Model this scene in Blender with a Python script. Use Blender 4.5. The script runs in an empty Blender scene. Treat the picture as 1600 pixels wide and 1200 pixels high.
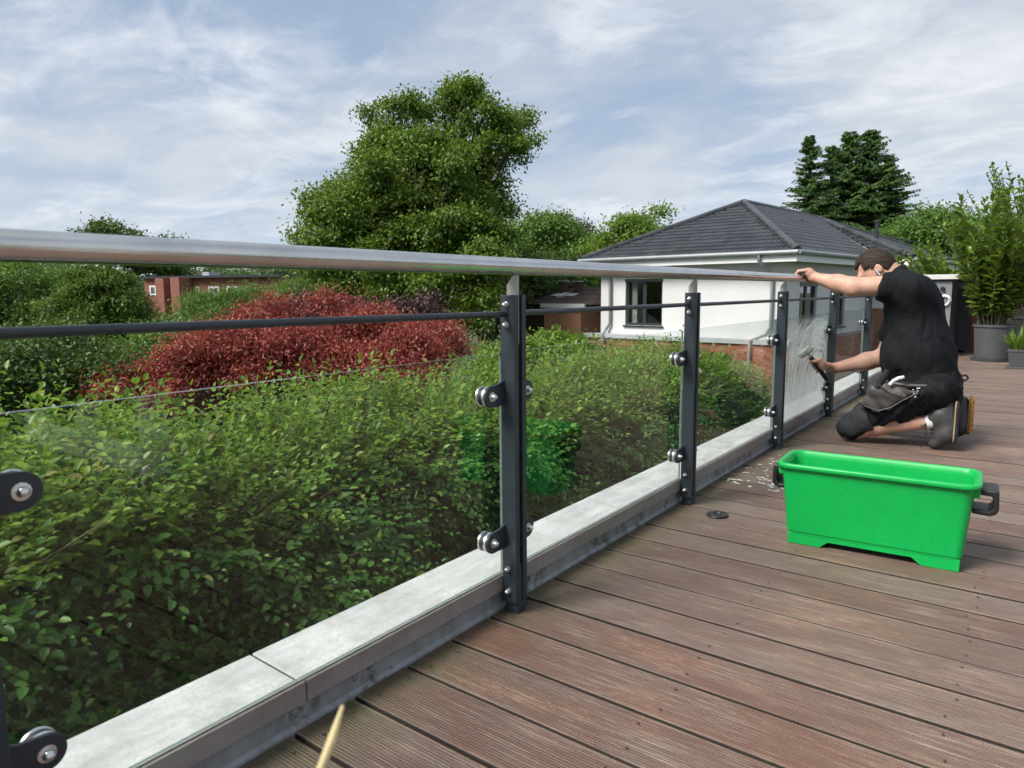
import bpy, math, random
import numpy as np
from mathutils import Vector, Matrix
random.seed(7)
RNG = np.random.default_rng(11)
SC = bpy.context.scene
COL = SC.collection
R_ = math.radians

# ------------------------------------------------------------------ camera
CAM_POS = np.array([0.0, 0.0, 0.90])
CX = np.array([0.80809139, 0.58901040, -0.00741969])
CUP = np.array([-0.06942892, 0.10774580, 0.99175121])
CBK = np.array([0.58495122, -0.80091048, 0.12796281])
FPX = 1115.0
cd = bpy.data.cameras.new('camera')
cam = bpy.data.objects.new('camera', cd)
COL.objects.link(cam)
cam.matrix_world = Matrix(((CX[0], CUP[0], CBK[0], 0), (CX[1], CUP[1], CBK[1], 0), (CX[2], CUP[2], CBK[2], 0.90), (0, 0, 0, 1)))
cd.sensor_width = 36.0
cd.lens = 36.0 * FPX / 1600.0
cd.clip_start = 0.02
cd.clip_end = 2000
cd.dof.use_dof = True
cd.dof.focus_distance = 4.5
cd.dof.aperture_fstop = 7.5
SC.camera = cam

# ------------------------------------------------------------------ light
SUN_EL, SUN_AZ = R_(48), R_(207)      # azimuth: clockwise from +Y, where the sun stands
sd = Vector((math.sin(SUN_AZ) * math.cos(SUN_EL), math.cos(SUN_AZ) * math.cos(SUN_EL), math.sin(SUN_EL)))
ld = bpy.data.lights.new('sun', 'SUN')
ld.energy = 3.0
ld.angle = R_(24)
ld.color = (1.0, 0.955, 0.88)
sun = bpy.data.objects.new('sun', ld)
COL.objects.link(sun)
sun.location = sd * 40
sun.rotation_euler = sd.to_track_quat('Z', 'Y').to_euler()

W = bpy.data.worlds.new('World')
SC.world = W
W.use_nodes = True
nt = W.node_tree
nt.nodes.clear()
def wn(t, **kw):
    n = nt.nodes.new(t)
    for k, v in kw.items(): setattr(n, k, v)
    return n
def wl(a, b): nt.links.new(a, b)
def wmath(op, a, b=None):
    n = wn('ShaderNodeMath', operation=op)
    for i, v in enumerate((a, b)):
        if v is None: continue
        if isinstance(v, (int, float)): n.inputs[i].default_value = v
        else: wl(v, n.inputs[i])
    return n.outputs[0]
sky = wn('ShaderNodeTexSky', sky_type='NISHITA', sun_disc=False, sun_elevation=SUN_EL, sun_rotation=SUN_AZ)
sky.air_density = 1.0; sky.dust_density = 1.2; sky.ozone_density = 1.0
tc = wn('ShaderNodeTexCoord')
sep = wn('ShaderNodeSeparateXYZ')
wl(tc.outputs['Generated'], sep.inputs[0])
zz = wmath('ADD', wmath('MAXIMUM', sep.outputs[2], 0.0), 0.16)
comb = wn('ShaderNodeCombineXYZ')
wl(wmath('DIVIDE', sep.outputs[0], zz), comb.inputs[0])
wl(wmath('DIVIDE', sep.outputs[1], zz), comb.inputs[1])
def wnoise(scale, detail, rough, dist, sc3, rot, loc):
    mp = wn('ShaderNodeMapping')
    mp.inputs['Location'].default_value = loc
    mp.inputs['Rotation'].default_value = (0, 0, rot)
    mp.inputs['Scale'].default_value = sc3
    wl(comb.outputs[0], mp.inputs[0])
    n = wn('ShaderNodeTexNoise')
    n.inputs['Scale'].default_value = scale
    n.inputs['Detail'].default_value = detail
    n.inputs['Roughness'].default_value = rough
    n.inputs['Distortion'].default_value = dist
    wl(mp.outputs[0], n.inputs['Vector'])
    return n.outputs['Fac']
def wramp(fac, stops):
    r = wn('ShaderNodeValToRGB')
    el = r.color_ramp.elements
    while len(el) < len(stops): el.new(0.5)
    for e, (p, c) in zip(el, stops):
        e.position = p; e.color = (c[0], c[1], c[2], 1)
    r.color_ramp.interpolation = 'EASE'
    wl(fac, r.inputs[0])
    return r.outputs[0]
nA = wnoise(0.80, 6, 0.54, 0.45, (1.0, 1.0, 1), 0.5, (3.1, 1.7, 0))       # broad banks
nB = wnoise(1.5, 6, 0.58, 0.5, (0.8, 1.25, 1), -0.6, (0.3, 7.7, 0))     # streaks
nC = wnoise(1.15, 9, 0.60, 0.5, (0.85, 1.15, 1), 0.9, (5.2, 2.3, 0))       # bright edges
nD = wnoise(2.6, 8, 0.60, 0.9, (0.8, 1.2, 1), 0.3, (1.2, 4.3, 0))     # small broken cloud
m1 = wramp(wmath('ADD', wmath('MULTIPLY', nA, 0.62), wmath('MULTIPLY', nB, 0.38)), [(0.40, (0, 0, 0)), (0.60, (1, 1, 1))])
m2 = wramp(wmath('ADD', wmath('MULTIPLY', nC, 0.58), wmath('MULTIPLY', nD, 0.42)), [(0.46, (0, 0, 0)), (0.66, (1, 1, 1))])
def wmix(fac, a, b):
    n = wn('ShaderNodeMix', data_type='RGBA')
    if isinstance(fac, (int, float)): n.inputs[0].default_value = fac
    else: wl(fac, n.inputs[0])
    for s, v in ((6, a), (7, b)):
        if isinstance(v, tuple): n.inputs[s].default_value = (*v, 1)
        else: wl(v, n.inputs[s])
    return n.outputs[2]
veil = wmix(0.84, sky.outputs[0], (1.98, 2.52, 3.38))           # thin high cloud over the blue
c1 = wmix(wmath('MULTIPLY', m1, 0.90), veil, (3.62, 3.85, 4.18))     # grey-white banks
c2 = wmix(wmath('MULTIPLY', m2, 0.66), c1, (5.5, 5.6, 5.75))       # sunlit edges
hz = wmath('POWER', wmath('SUBTRACT', 1.0, wmath('MINIMUM', wmath('MAXIMUM', sep.outputs[2], 0.0), 1.0)), 9.0)
c3 = wmix(wmath('MULTIPLY', hz, 0.72), c2, (4.6, 4.95, 5.5))
bg = wn('ShaderNodeBackground')
bg.inputs['Strength'].default_value = 0.088
wl(c3, bg.inputs['Color'])
wo = wn('ShaderNodeOutputWorld')
wl(bg.outputs[0], wo.inputs[0])

SC.view_settings.view_transform = 'Standard'
SC.view_settings.look = 'None'
SC.view_settings.gamma = 1.0
SC.view_settings.use_curve_mapping = False
SC.view_settings.exposure = 1.05
SC.render.engine = 'CYCLES'
cy = SC.cycles
cy.use_denoising = True
try: cy.denoiser = 'OPENIMAGEDENOISE'
except Exception: pass
cy.use_adaptive_sampling = True; cy.adaptive_threshold = 0.03; cy.adaptive_min_samples = 20
cy.max_bounces = 5; cy.transparent_max_bounces = 16; cy.diffuse_bounces = 2; cy.glossy_bounces = 3; cy.transmission_bounces = 4
cy.caustics_reflective = False; cy.caustics_refractive = False

# ------------------------------------------------------------------ helpers
def at(px, py, depth):
    return CAM_POS + depth * (CX * (px - 800) / FPX - CUP * (py - 600) / FPX - CBK)

class MB:
    def __init__(s): s.v = []; s.f = []; s.m = []; s.mi = 0
    def add(s, vs, fs):
        o = len(s.v)
        s.v += [tuple(map(float, p)) for p in vs]
        s.f += [tuple(i + o for i in f) for f in fs]
        s.m += [s.mi] * len(fs)
        return s
    def box(s, x0, x1, y0, y1, z0, z1):
        return s.add([(x0, y0, z0), (x1, y0, z0), (x1, y1, z0), (x0, y1, z0), (x0, y0, z1), (x1, y0, z1), (x1, y1, z1), (x0, y1, z1)],
                     [(0, 3, 2, 1), (4, 5, 6, 7), (0, 1, 5, 4), (1, 2, 6, 5), (2, 3, 7, 6), (3, 0, 4, 7)])
    def prism(s, poly, axis, a, b):
        """poly in the two other axes (cyclic order x,y,z without axis), extruded along axis from a to b"""
        def mk(p, t):
            if axis == 'x': return (t, p[0], p[1])
            if axis == 'y': return (p[0], t, p[1])
            return (p[0], p[1], t)
        n = len(poly)
        vs = [mk(p, a) for p in poly] + [mk(p, b) for p in poly]
        fs = [tuple(range(n))[::-1], tuple(range(n, 2 * n))] + [(i, (i + 1) % n, n + (i + 1) % n, n + i) for i in range(n)]
        return s.add(vs, fs)
    def tube(s, pts, r, n=8, cap=True):
        pts = [Vector(p) for p in pts]
        rs = r if isinstance(r, (list, tuple)) else [r] * len(pts)
        t0 = (pts[1] - pts[0]).normalized()
        up = Vector((0, 0, 1)) if abs(t0.z) < 0.9 else Vector((1, 0, 0))
        a = t0.cross(up).normalized()
        vs, fs = [], []
        for i, p in enumerate(pts):
            if i == 0: t = pts[1] - pts[0]
            elif i == len(pts) - 1: t = pts[-1] - pts[-2]
            else: t = (pts[i + 1] - pts[i]).normalized() + (pts[i] - pts[i - 1]).normalized()
            t.normalize()
            a = (a - t * a.dot(t)).normalized()
            b = t.cross(a)
            for k in range(n):
                an = 2 * math.pi * k / n
                vs.append(p + (a * math.cos(an) + b * math.sin(an)) * rs[i])
        for i in range(len(pts) - 1):
            for k in range(n):
                k2 = (k + 1) % n
                fs.append((i * n + k, i * n + k2, (i + 1) * n + k2, (i + 1) * n + k))
        if cap:
            fs.append(tuple(range(n))[::-1])
            fs.append(tuple(range((len(pts) - 1) * n, len(pts) * n)))
        return s.add(vs, fs)
    def lathe(s, prof, c=(0, 0, 0), axis='z', n=20):
        vs, fs = [], []
        for (r, h) in prof:
            for k in range(n):
                an = 2 * math.pi * k / n
                u, w = r * math.cos(an), r * math.sin(an)
                p = {'z': (u, w, h), 'x': (h, u, w), 'y': (w, h, u)}[axis]
                vs.append((c[0] + p[0], c[1] + p[1], c[2] + p[2]))
        m = len(prof)
        for i in range(m - 1):
            for k in range(n):
                k2 = (k + 1) % n
                fs.append((i * n + k, i * n + k2, (i + 1) * n + k2, (i + 1) * n + k))
        fs.append(tuple(range(n))[::-1]); fs.append(tuple(range((m - 1) * n, m * n)))
        return s.add(vs, fs)
    def build(s, name, mats, parent=None, smooth=False, bevel=0.0, loc=None, segs=2):
        me = bpy.data.meshes.new(name)
        me.from_pydata(s.v, [], s.f)
        if not isinstance(mats, (list, tuple)): mats = [mats]
        for m in mats: me.materials.append(m)
        if len(mats) > 1: me.polygons.foreach_set('material_index', s.m)
        me.update()
        o = bpy.data.objects.new(name, me)
        COL.objects.link(o)
        if parent: o.parent = parent
        if loc is not None: o.location = loc
        if smooth:
            me.polygons.foreach_set('use_smooth', [True] * len(me.polygons))
            me.set_sharp_from_angle(angle=R_(40))
        if bevel:
            b = o.modifiers.new('bevel', 'BEVEL'); b.width = bevel; b.segments = segs; b.limit_method = 'ANGLE'
        return o

def np_obj(name, v, f, mat, parent=None, smooth=False):
    v = np.ascontiguousarray(v, dtype=np.float32); f = np.ascontiguousarray(f, dtype=np.int32)
    me = bpy.data.meshes.new(name)
    nf, k = f.shape
    me.vertices.add(len(v)); me.vertices.foreach_set('co', v.ravel())
    me.loops.add(nf * k); me.loops.foreach_set('vertex_index', f.ravel())
    me.polygons.add(nf); me.polygons.foreach_set('loop_start', np.arange(0, nf * k, k, dtype=np.int32))
    me.update(calc_edges=True)
    if smooth: me.polygons.foreach_set('use_smooth', np.ones(nf, dtype=bool))
    me.materials.append(mat)
    o = bpy.data.objects.new(name, me); COL.objects.link(o)
    if parent: o.parent = parent
    return o

def empty(name, loc=(0, 0, 0), rz=0.0):
    o = bpy.data.objects.new(name, None)
    o.location = loc; o.rotation_euler = (0, 0, rz); o.empty_display_size = 0.1
    COL.objects.link(o)
    return o
def tag(o, label=None, cat=None, group=None, kind=None):
    if label: o['label'] = label
    if cat: o['category'] = cat
    if group: o['group'] = group
    if kind: o['kind'] = kind
    return o
def dup(o, parent=None, loc=None):
    c = o.copy(); COL.objects.link(c)
    if parent: c.parent = parent
    if loc is not None: c.location = loc
    return c

# ------------------------------------------------------------------ materials
class NT:
    def __init__(s, name):
        s.m = bpy.data.materials.new(name); s.m.use_nodes = True
        s.t = s.m.node_tree
        s.b = s.t.nodes['Principled BSDF']; s.o = s.t.nodes['Material Output']
    def n(s, t, **kw):
        n = s.t.nodes.new(t)
        for k, v in kw.items(): setattr(n, k, v)
        return n
    def l(s, a, b): s.t.links.new(a, b)
    def set(s, n, i, v):
        if isinstance(v, (int, float, tuple)):
            if isinstance(v, tuple) and len(v) == 3 and n.inputs[i].type == 'RGBA': v = (*v, 1)
            n.inputs[i].default_value = v
        else: s.l(v, n.inputs[i])
    def math(s, op, a, b=0.0):
        n = s.n('ShaderNodeMath', operation=op); s.set(n, 0, a); s.set(n, 1, b); return n.outputs[0]
    def mix(s, f, a, b, mode='MIX'):
        n = s.n('ShaderNodeMix', data_type='RGBA', blend_type=mode); s.set(n, 0, f); s.set(n, 6, a); s.set(n, 7, b); return n.outputs[2]
    def coord(s, which='Object', scale=(1, 1, 1), loc=(0, 0, 0), add=None, rot=(0, 0, 0)):
        tc = s.n('ShaderNodeTexCoord'); src = tc.outputs[which]
        if add is not None:
            va = s.n('ShaderNodeVectorMath', operation='ADD'); s.l(src, va.inputs[0]); s.l(add, va.inputs[1]); src = va.outputs[0]
        mp = s.n('ShaderNodeMapping')
        mp.inputs['Scale'].default_value = scale; mp.inputs['Location'].default_value = loc; mp.inputs['Rotation'].default_value = rot
        s.l(src, mp.inputs[0]); return mp.outputs[0]
    def noise(s, vec, scale=5, detail=4, rough=0.5, dist=0.0):
        n = s.n('ShaderNodeTexNoise')
        n.inputs['Scale'].default_value = scale; n.inputs['Detail'].default_value = detail
        n.inputs['Roughness'].default_value = rough; n.inputs['Distortion'].default_value = dist
        s.l(vec, n.inputs['Vector']); return n.outputs['Fac']
    def ramp(s, fac, stops, interp='LINEAR'):
        r = s.n('ShaderNodeValToRGB'); el = r.color_ramp.elements
        while len(el) < len(stops): el.new(0.5)
        for e, (p, c) in zip(el, stops):
            e.position = p
            e.color = (c, c, c, 1) if isinstance(c, (int, float)) else (*c, 1)
        r.color_ramp.interpolation = interp
        s.l(fac, r.inputs[0]); return r.outputs[0]
    def bump(s, h, strength=0.3, dist=0.01):
        b = s.n('ShaderNodeBump'); b.inputs['Strength'].default_value = strength; b.inputs['Distance'].default_value = dist
        s.l(h, b.inputs['Height']); s.l(b.outputs[0], s.b.inputs['Normal']); return b.outputs[0]
    def col(s, c): s.set(s.b, 'Base Color', c)
    def rough(s, r): s.set(s.b, 'Roughness', r)
    def metal(s, v): s.b.inputs['Metallic'].default_value = v

def pm(name, base, rough=0.6, metal=0.0, var=0.12, scale=6.0, bump=0.0, bscale=60, dark=0.75, spec=0.5, coords='Object'):
    """plain procedural material: colour mottled by noise, roughness varied, optional fine relief"""
    k = NT(name)
    v = k.coord(coords)
    n1 = k.noise(v, scale, 5, 0.6)
    c2 = tuple(x * dark for x in base)
    k.col(k.mix(k.ramp(n1, [(0.5 - 0.5 * var - 0.12, 0.0), (0.62, 1.0)]), c2, base))
    k.rough(k.math('ADD', k.math('MULTIPLY', n1, 0.25), max(rough - 0.12, 0.02)))
    k.metal(metal)
    k.b.inputs['Specular IOR Level'].default_value = spec
    if bump: k.bump(k.noise(v, bscale, 4, 0.6), bump, 0.004)
    return k.m

def leaf_mat(name, stops, rough=0.42, trans=0.35, tcol=None, spec=0.35):
    """colour of each leaf drawn at random from a ramp, light shining partly through"""
    k = NT(name)
    g = k.n('ShaderNodeNewGeometry')
    c = k.ramp(g.outputs['Random Per Island'], stops)
    k.col(c); k.rough(rough)
    k.b.inputs['Specular IOR Level'].default_value = spec
    tr = k.n('ShaderNodeBsdfTranslucent')
    k.l(k.mix(0.35, c, tcol or (0.30, 0.42, 0.03)), tr.inputs[0])
    ms = k.n('ShaderNodeMixShader'); ms.inputs[0].default_value = trans
    k.l(k.b.outputs[0], ms.inputs[1]); k.l(tr.outputs[0], ms.inputs[2]); k.l(ms.outputs[0], k.o.inputs[0])
    return k.m

M = {}
M['anthracite'] = pm('anthracite_coating', (0.026, 0.036, 0.046), 0.38, 0.0, 0.2, 9, 0.05, 200)
M['steel'] = pm('polished_steel', (0.78, 0.78, 0.77), 0.30, 1.0, 0.1, 30)
M['rubber'] = pm('black_rubber', (0.012, 0.012, 0.013), 0.6)
def brushed():
    k = NT('brushed_steel_tube')
    v = k.coord('Object', (60, 1.2, 60)); n = k.noise(v, 6, 4, 0.6)
    w = k.noise(k.coord('Object', (1, 1, 1)), 9, 5, 0.65)
    k.col(k.mix(k.ramp(w, [(0.35, 0.0), (0.6, 1.0)]), (0.56, 0.55, 0.535), (0.64, 0.635, 0.62)))
    k.rough(k.math('ADD', k.math('MULTIPLY', n, 0.12), 0.17)); k.metal(1.0)
    k.bump(n, 0.06, 0.001)
    return k.m
M['tube'] = brushed()
M['bracket'] = pm('satin_bracket', (0.42, 0.40, 0.36), 0.42, 0.9, 0.4, 25, 0.05, 120)
def glass():
    k = NT('clear_glass')
    fr = k.n('ShaderNodeFresnel'); fr.inputs[0].default_value = 1.5
    g = k.n('ShaderNodeNewGeometry')
    fac = k.math('MINIMUM', k.math('MULTIPLY', k.math('MULTIPLY', fr.outputs[0], 1.05), k.math('SUBTRACT', 1.0, g.outputs['Backfacing'])), 0.22)
    tr = k.n('ShaderNodeBsdfTransparent'); tr.inputs[0].default_value = (0.965, 0.985, 0.970, 1)
    gl = k.n('ShaderNodeBsdfGlossy'); gl.inputs['Roughness'].default_value = 0.0; gl.inputs['Color'].default_value = (1, 1, 1, 1)
    ms = k.n('ShaderNodeMixShader'); k.l(fac, ms.inputs[0]); k.l(tr.outputs[0], ms.inputs[1]); k.l(gl.outputs[0], ms.inputs[2])
    # dust and dried rain on the surface
    v = k.coord('Object', (1, 1, 1)); d = k.noise(v, 3.0, 6, 0.65); d2 = k.noise(k.coord('Object', (1, 18, 1.5)), 5, 5, 0.6)
    df = k.n('ShaderNodeBsdfDiffuse'); df.inputs[0].default_value = (0.62, 0.63, 0.60, 1)
    ms2 = k.n('ShaderNodeMixShader')
    k.l(k.math('MULTIPLY', k.ramp(k.math('MULTIPLY', d, k.math('ADD', d2, 0.4)), [(0.30, 0.0), (0.60, 1.0)]), 0.007), ms2.inputs[0])
    k.l(ms.outputs[0], ms2.inputs[1]); k.l(df.outputs[0], ms2.inputs[2]); k.l(ms2.outputs[0], k.o.inputs[0])
    return k.m
M['glass'] = glass()
M['glass_edge'] = pm('glass_edge', (0.15, 0.19, 0.17), 0.2, 0.0, 0.5, 40, spec=0.5)

def plank_mat():
    k = NT('weathered_ribbed_hardwood')
    oi = k.n('ShaderNodeObjectInfo')
    cmb = k.n('ShaderNodeCombineXYZ')
    k.l(k.math('MULTIPLY', oi.outputs['Random'], 71.0), cmb.inputs[0]); k.l(k.math('MULTIPLY', oi.outputs['Random'], 37.0), cmb.inputs[1])
    A = cmb.outputs[0]
    grain = k.noise(k.coord('Object', (2.2, 70, 1), add=A), 3.0, 8, 0.72, 0.35)
    fine = k.noise(k.coord('Object', (14, 300, 1), add=A), 2.0, 6, 0.75)
    streak = k.noise(k.coord('Object', (3.0, 120, 1), loc=(5, 9, 0), add=A), 2.0, 6, 0.7, 0.2)
    patch = k.noise(k.coord('Object', (1.1, 3.2, 1), add=A), 2.6, 7, 0.66, 0.5)
    patch2 = k.noise(k.coord('Object', (1.5, 4.0, 1), loc=(13, 4, 0), add=A), 2.0, 7, 0.68, 0.3)
    c = k.ramp(grain, [(0.30, (0.061, 0.040, 0.035)), (0.47, (0.137, 0.095, 0.078)), (0.60, (0.182, 0.131, 0.109)), (0.72, (0.261, 0.201, 0.167))])
    c = k.mix(k.ramp(patch, [(0.44, 0.0), (0.66, 0.62)]), c, (0.195, 0.165, 0.147))                     # silvered wood
    rw = k.ramp(patch2, [(0.53, 0.0), (0.66, 1.0)])
    c = k.mix(k.math('MULTIPLY', rw, 0.62), c, (0.178, 0.070, 0.045))                                   # red heartwood where worn
    c = k.mix(0.46, c, k.ramp(oi.outputs['Random'], [(0.0, (0.104, 0.052, 0.041)), (0.3, (0.190, 0.138, 0.112)), (0.55, (0.127, 0.093, 0.079)), (0.8, (0.212, 0.169, 0.140)), (1.0, (0.139, 0.079, 0.059))]))
    spc = k.n('ShaderNodeSeparateColor'); k.l(oi.outputs['Color'], spc.inputs[0])
    c = k.mix(k.math('MULTIPLY', spc.outputs[0], k.ramp(patch, [(0.34, 1.0), (0.62, 0.35)])), c, k.mix(grain, (0.085, 0.036, 0.026), (0.235, 0.115, 0.078)))      # boards that kept their red
    st = k.math('MULTIPLY', k.ramp(streak, [(0.50, 0.0), (0.62, 1.0)]), k.ramp(patch, [(0.40, 0.25), (0.62, 1.0)]))
    c = k.mix(k.math('MULTIPLY', st, 0.80), c, (0.408, 0.310, 0.230))                                   # pale flaked streaks
    fl = k.math('MULTIPLY', k.ramp(fine, [(0.52, 0.0), (0.66, 1.0)]), k.ramp(patch2, [(0.56, 0.0), (0.64, 1.0)]))
    c = k.mix(k.math('MULTIPLY', fl, 0.85), c, (0.559, 0.372, 0.214))
    dk = k.ramp(k.noise(k.coord('Object', (5, 40, 1), loc=(3, 3, 0), add=A), 2.2, 6, 0.7), [(0.60, 0.0), (0.74, 1.0)])
    c = k.mix(k.math('MULTIPLY', dk, 0.70), c, (0.038, 0.027, 0.023))
    ob = k.n('ShaderNodeTexCoord'); sp = k.n('ShaderNodeSeparateXYZ'); k.l(ob.outputs['Object'], sp.inputs[0])
    ax = k.math('MULTIPLY', k.math('SUBTRACT', 0.22, sp.outputs[0]), 5.5)
    alg = k.math('MULTIPLY', k.math('MINIMUM', k.math('MAXIMUM', ax, 0.0), 1.0), k.ramp(patch, [(0.35, 0.15), (0.58, 1.0)]))
    c = k.mix(k.math('MULTIPLY', alg, 0.85), c, (0.078, 0.075, 0.033))                                  # algae by the parapet
    ey = k.math('SUBTRACT', k.math('ABSOLUTE', sp.outputs[1]), 0.0665)
    edge = k.math('MULTIPLY', k.math('MINIMUM', k.math('MAXIMUM', k.math('MULTIPLY', ey, 120.0), 0.0), 1.0), k.ramp(patch2, [(0.40, 0.0), (0.56, 1.0)]))
    c = k.mix(k.math('MULTIPLY', edge, 0.30), c, (0.366, 0.298, 0.230))
    w = k.n('ShaderNodeTexWave', wave_type='BANDS', bands_direction='Y', wave_profile='SIN')
    w.inputs['Scale'].default_value = 41.0; w.inputs['Distortion'].default_value = 0.0
    k.l(ob.outputs['Object'], w.inputs['Vector'])
    worn = k.ramp(patch2, [(0.36, 1.0), (0.66, 0.4)])
    c = k.mix(k.math('MULTIPLY', k.math('MULTIPLY', k.ramp(w.outputs['Fac'], [(0.1, 1.0), (0.5, 0.0)]), worn), 0.45), c, (0.043, 0.032, 0.026))   # darker along the grooves
    k.col(c)
    k.rough(k.ramp(patch, [(0.3, 0.52), (0.7, 0.75)]))
    k.b.inputs['Specular IOR Level'].default_value = 0.35
    h = k.math('ADD', k.math('MULTIPLY', w.outputs['Fac'], worn), k.math('ADD', k.math('MULTIPLY', fine, 0.9), k.math('MULTIPLY', grain, 0.6)))
    k.bump(h, 0.9, 0.0018)
    return k.m
M['plank'] = plank_mat()
def coping_mat():
    k = NT('light_grey_stoneware')
    v = k.coord('Object'); g = k.noise(v, 160, 3, 0.7); m = k.noise(k.coord('Object', (6, 1.2, 1)), 4, 6, 0.65); d = k.noise(v, 7, 6, 0.7)
    c = k.mix(k.ramp(m, [(0.35, 0.0), (0.65, 1.0)]), (0.38, 0.39, 0.39), (0.56, 0.57, 0.565))
    c = k.mix(k.math('MULTIPLY', k.ramp(g, [(0.45, 0.0), (0.62, 1.0)]), 0.5), c, (0.33, 0.345, 0.35))
    c = k.mix(k.math('MULTIPLY', k.ramp(d, [(0.50, 0.0), (0.70, 1.0)]), 0.6), c, (0.27, 0.265, 0.235))
    k.col(c); k.rough(0.62); k.bump(g, 0.15, 0.002)
    return k.m
M['coping'] = coping_mat()
def fascia_mat():
    k = NT('taupe_stoneware_edge')
    m = k.noise(k.coord('Object', (4, 1, 2)), 5, 6, 0.65); s = k.noise(k.coord('Object', (1, 30, 4)), 1.6, 5, 0.6)
    c = k.mix(k.ramp(m, [(0.35, 0.0), (0.65, 1.0)]), (0.19, 0.165, 0.150), (0.275, 0.25, 0.23))
    c = k.mix(k.math('MULTIPLY', k.ramp(s, [(0.56, 0.0), (0.72, 1.0)]), 0.35), c, (0.11, 0.095, 0.08))
    k.col(c); k.rough(0.5)
    return k.m
M['fascia'] = fascia_mat()
def flash_mat():
    k = NT('stained_zinc_sheet')
    s = k.noise(k.coord('Object', (1, 1.0, 0.7)), 26, 8, 0.72, 0.4); m = k.noise(k.coord('Object', (1, 1, 1)), 3.0, 5, 0.6); b = k.noise(k.coord('Object', (1, 2, 0.6)), 9, 6, 0.7)
    c = k.mix(k.ramp(b, [(0.35, 0.0), (0.68, 1.0)]), (0.175, 0.185, 0.190), (0.285, 0.298, 0.305))
    st = k.math('MULTIPLY', k.ramp(s, [(0.50, 0.0), (0.58, 1.0)]), k.ramp(m, [(0.42, 0.0), (0.58, 1.0)]))
    k.col(k.mix(k.math('MULTIPLY', st, 0.88), c, (0.035, 0.028, 0.020))); k.rough(0.55)
    return k.m
M['flashing'] = flash_mat()
M['dark_gap'] = pm('dark_substructure', (0.018, 0.015, 0.012), 0.9)
M['moss'] = pm('mossy_joint', (0.060, 0.058, 0.030), 0.9, 0, 0.5, 40, 0.3, 90)

def bucket_mat():
    k = NT('green_plastic')
    v = k.coord('Object'); n = k.noise(v, 5, 5, 0.6); s = k.noise(k.coord('Object', (3, 3, 22)), 9, 5, 0.7)
    c = k.mix(k.ramp(n, [(0.35, 0.0), (0.65, 1.0)]), (0.000, 0.335, 0.062), (0.000, 0.375, 0.072))
    c = k.mix(k.math('MULTIPLY', k.ramp(s, [(0.58, 0.0), (0.74, 1.0)]), 0.36), c, (0.13, 0.42, 0.19))
    sc1 = k.noise(k.coord('Object', (60, 60, 4), rot=(0.2, 0.5, 0)), 3, 5, 0.7)
    c = k.mix(k.math('MULTIPLY', k.ramp(sc1, [(0.64, 0.0), (0.76, 1.0)]), 0.16), c, (0.15, 0.43, 0.22))
    dr = k.noise(k.coord('Object', (9, 9, 1.2)), 4, 6, 0.65)
    c = k.mix(k.math('MULTIPLY', k.ramp(dr, [(0.55, 0.0), (0.75, 1.0)]), 0.35), c, (0.01, 0.20, 0.045))
    k.col(c); k.rough(k.math('ADD', k.math('MULTIPLY', s, 0.2), 0.27))
    k.b.inputs['Specular IOR Level'].default_value = 0.45
    k.b.inputs['Subsurface Weight'].default_value = 0.0
    k.bump(k.noise(v, 190, 3, 0.6), 0.06, 0.001)
    return k.m
M['bucket'] = bucket_mat()
M['black_plastic'] = pm('black_plastic', (0.012, 0.012, 0.013), 0.42, 0, 0.3, 20, 0.05)

# ------------------------------------------------------------------ ground and terrace
GZ = -3.4
g = MB().add([(-900, -900, GZ), (900, -900, GZ), (900, 900, GZ), (-900, 900, GZ)], [(0, 1, 2, 3)])
kl = NT('lawn_soil'); vv = kl.coord('Object'); n1 = kl.noise(vv, 0.8, 6, 0.6); n2 = kl.noise(vv, 30, 5, 0.7)
kl.col(kl.mix(n2, kl.mix(n1, (0.035, 0.06, 0.015), (0.07, 0.10, 0.025)), (0.03, 0.035, 0.015))); kl.rough(0.9); kl.bump(n2, 0.5, 0.05)
lawn = tag(g.build('lawn', kl.m), kind='structure')

wall = MB().box(-1.32, 3.2, -5.0, 14.5, GZ - 0.1, -0.07)
tag(wall.build('terrace_base', pm('pale_render', (0.66, 0.66, 0.63), 0.85, 0, 0.3, 3, 0.2, 80)), kind='structure')  # unseen wall below the deck, coloured pale to bounce light onto the hedge

# deck boards: one mesh, one object each
deck = MB().box(-1.20, 3.18, -4.98, 14.48, -0.066, -0.034).build('deck', M['dark_gap'])
tag(deck, kind='structure')
BP, BW, BT = 0.1645, 0.1558, 0.028
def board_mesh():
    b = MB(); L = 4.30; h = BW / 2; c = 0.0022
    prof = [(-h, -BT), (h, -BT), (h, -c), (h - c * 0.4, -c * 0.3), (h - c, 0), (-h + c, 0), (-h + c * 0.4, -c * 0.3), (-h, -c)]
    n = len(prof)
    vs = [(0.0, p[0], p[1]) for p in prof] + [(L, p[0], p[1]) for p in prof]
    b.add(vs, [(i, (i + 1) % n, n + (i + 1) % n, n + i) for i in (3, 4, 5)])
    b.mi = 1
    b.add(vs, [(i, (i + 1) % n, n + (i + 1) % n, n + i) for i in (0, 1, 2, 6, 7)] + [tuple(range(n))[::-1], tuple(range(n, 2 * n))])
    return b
M['plank_side'] = pm('gap_shade_board_edge', (0.028, 0.021, 0.017), 0.9, 0, 0.5, 30, 0.3, 60)  # board sides coloured dark to stand in for the shade inside the gaps
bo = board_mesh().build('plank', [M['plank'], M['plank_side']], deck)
i0 = -18
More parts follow.
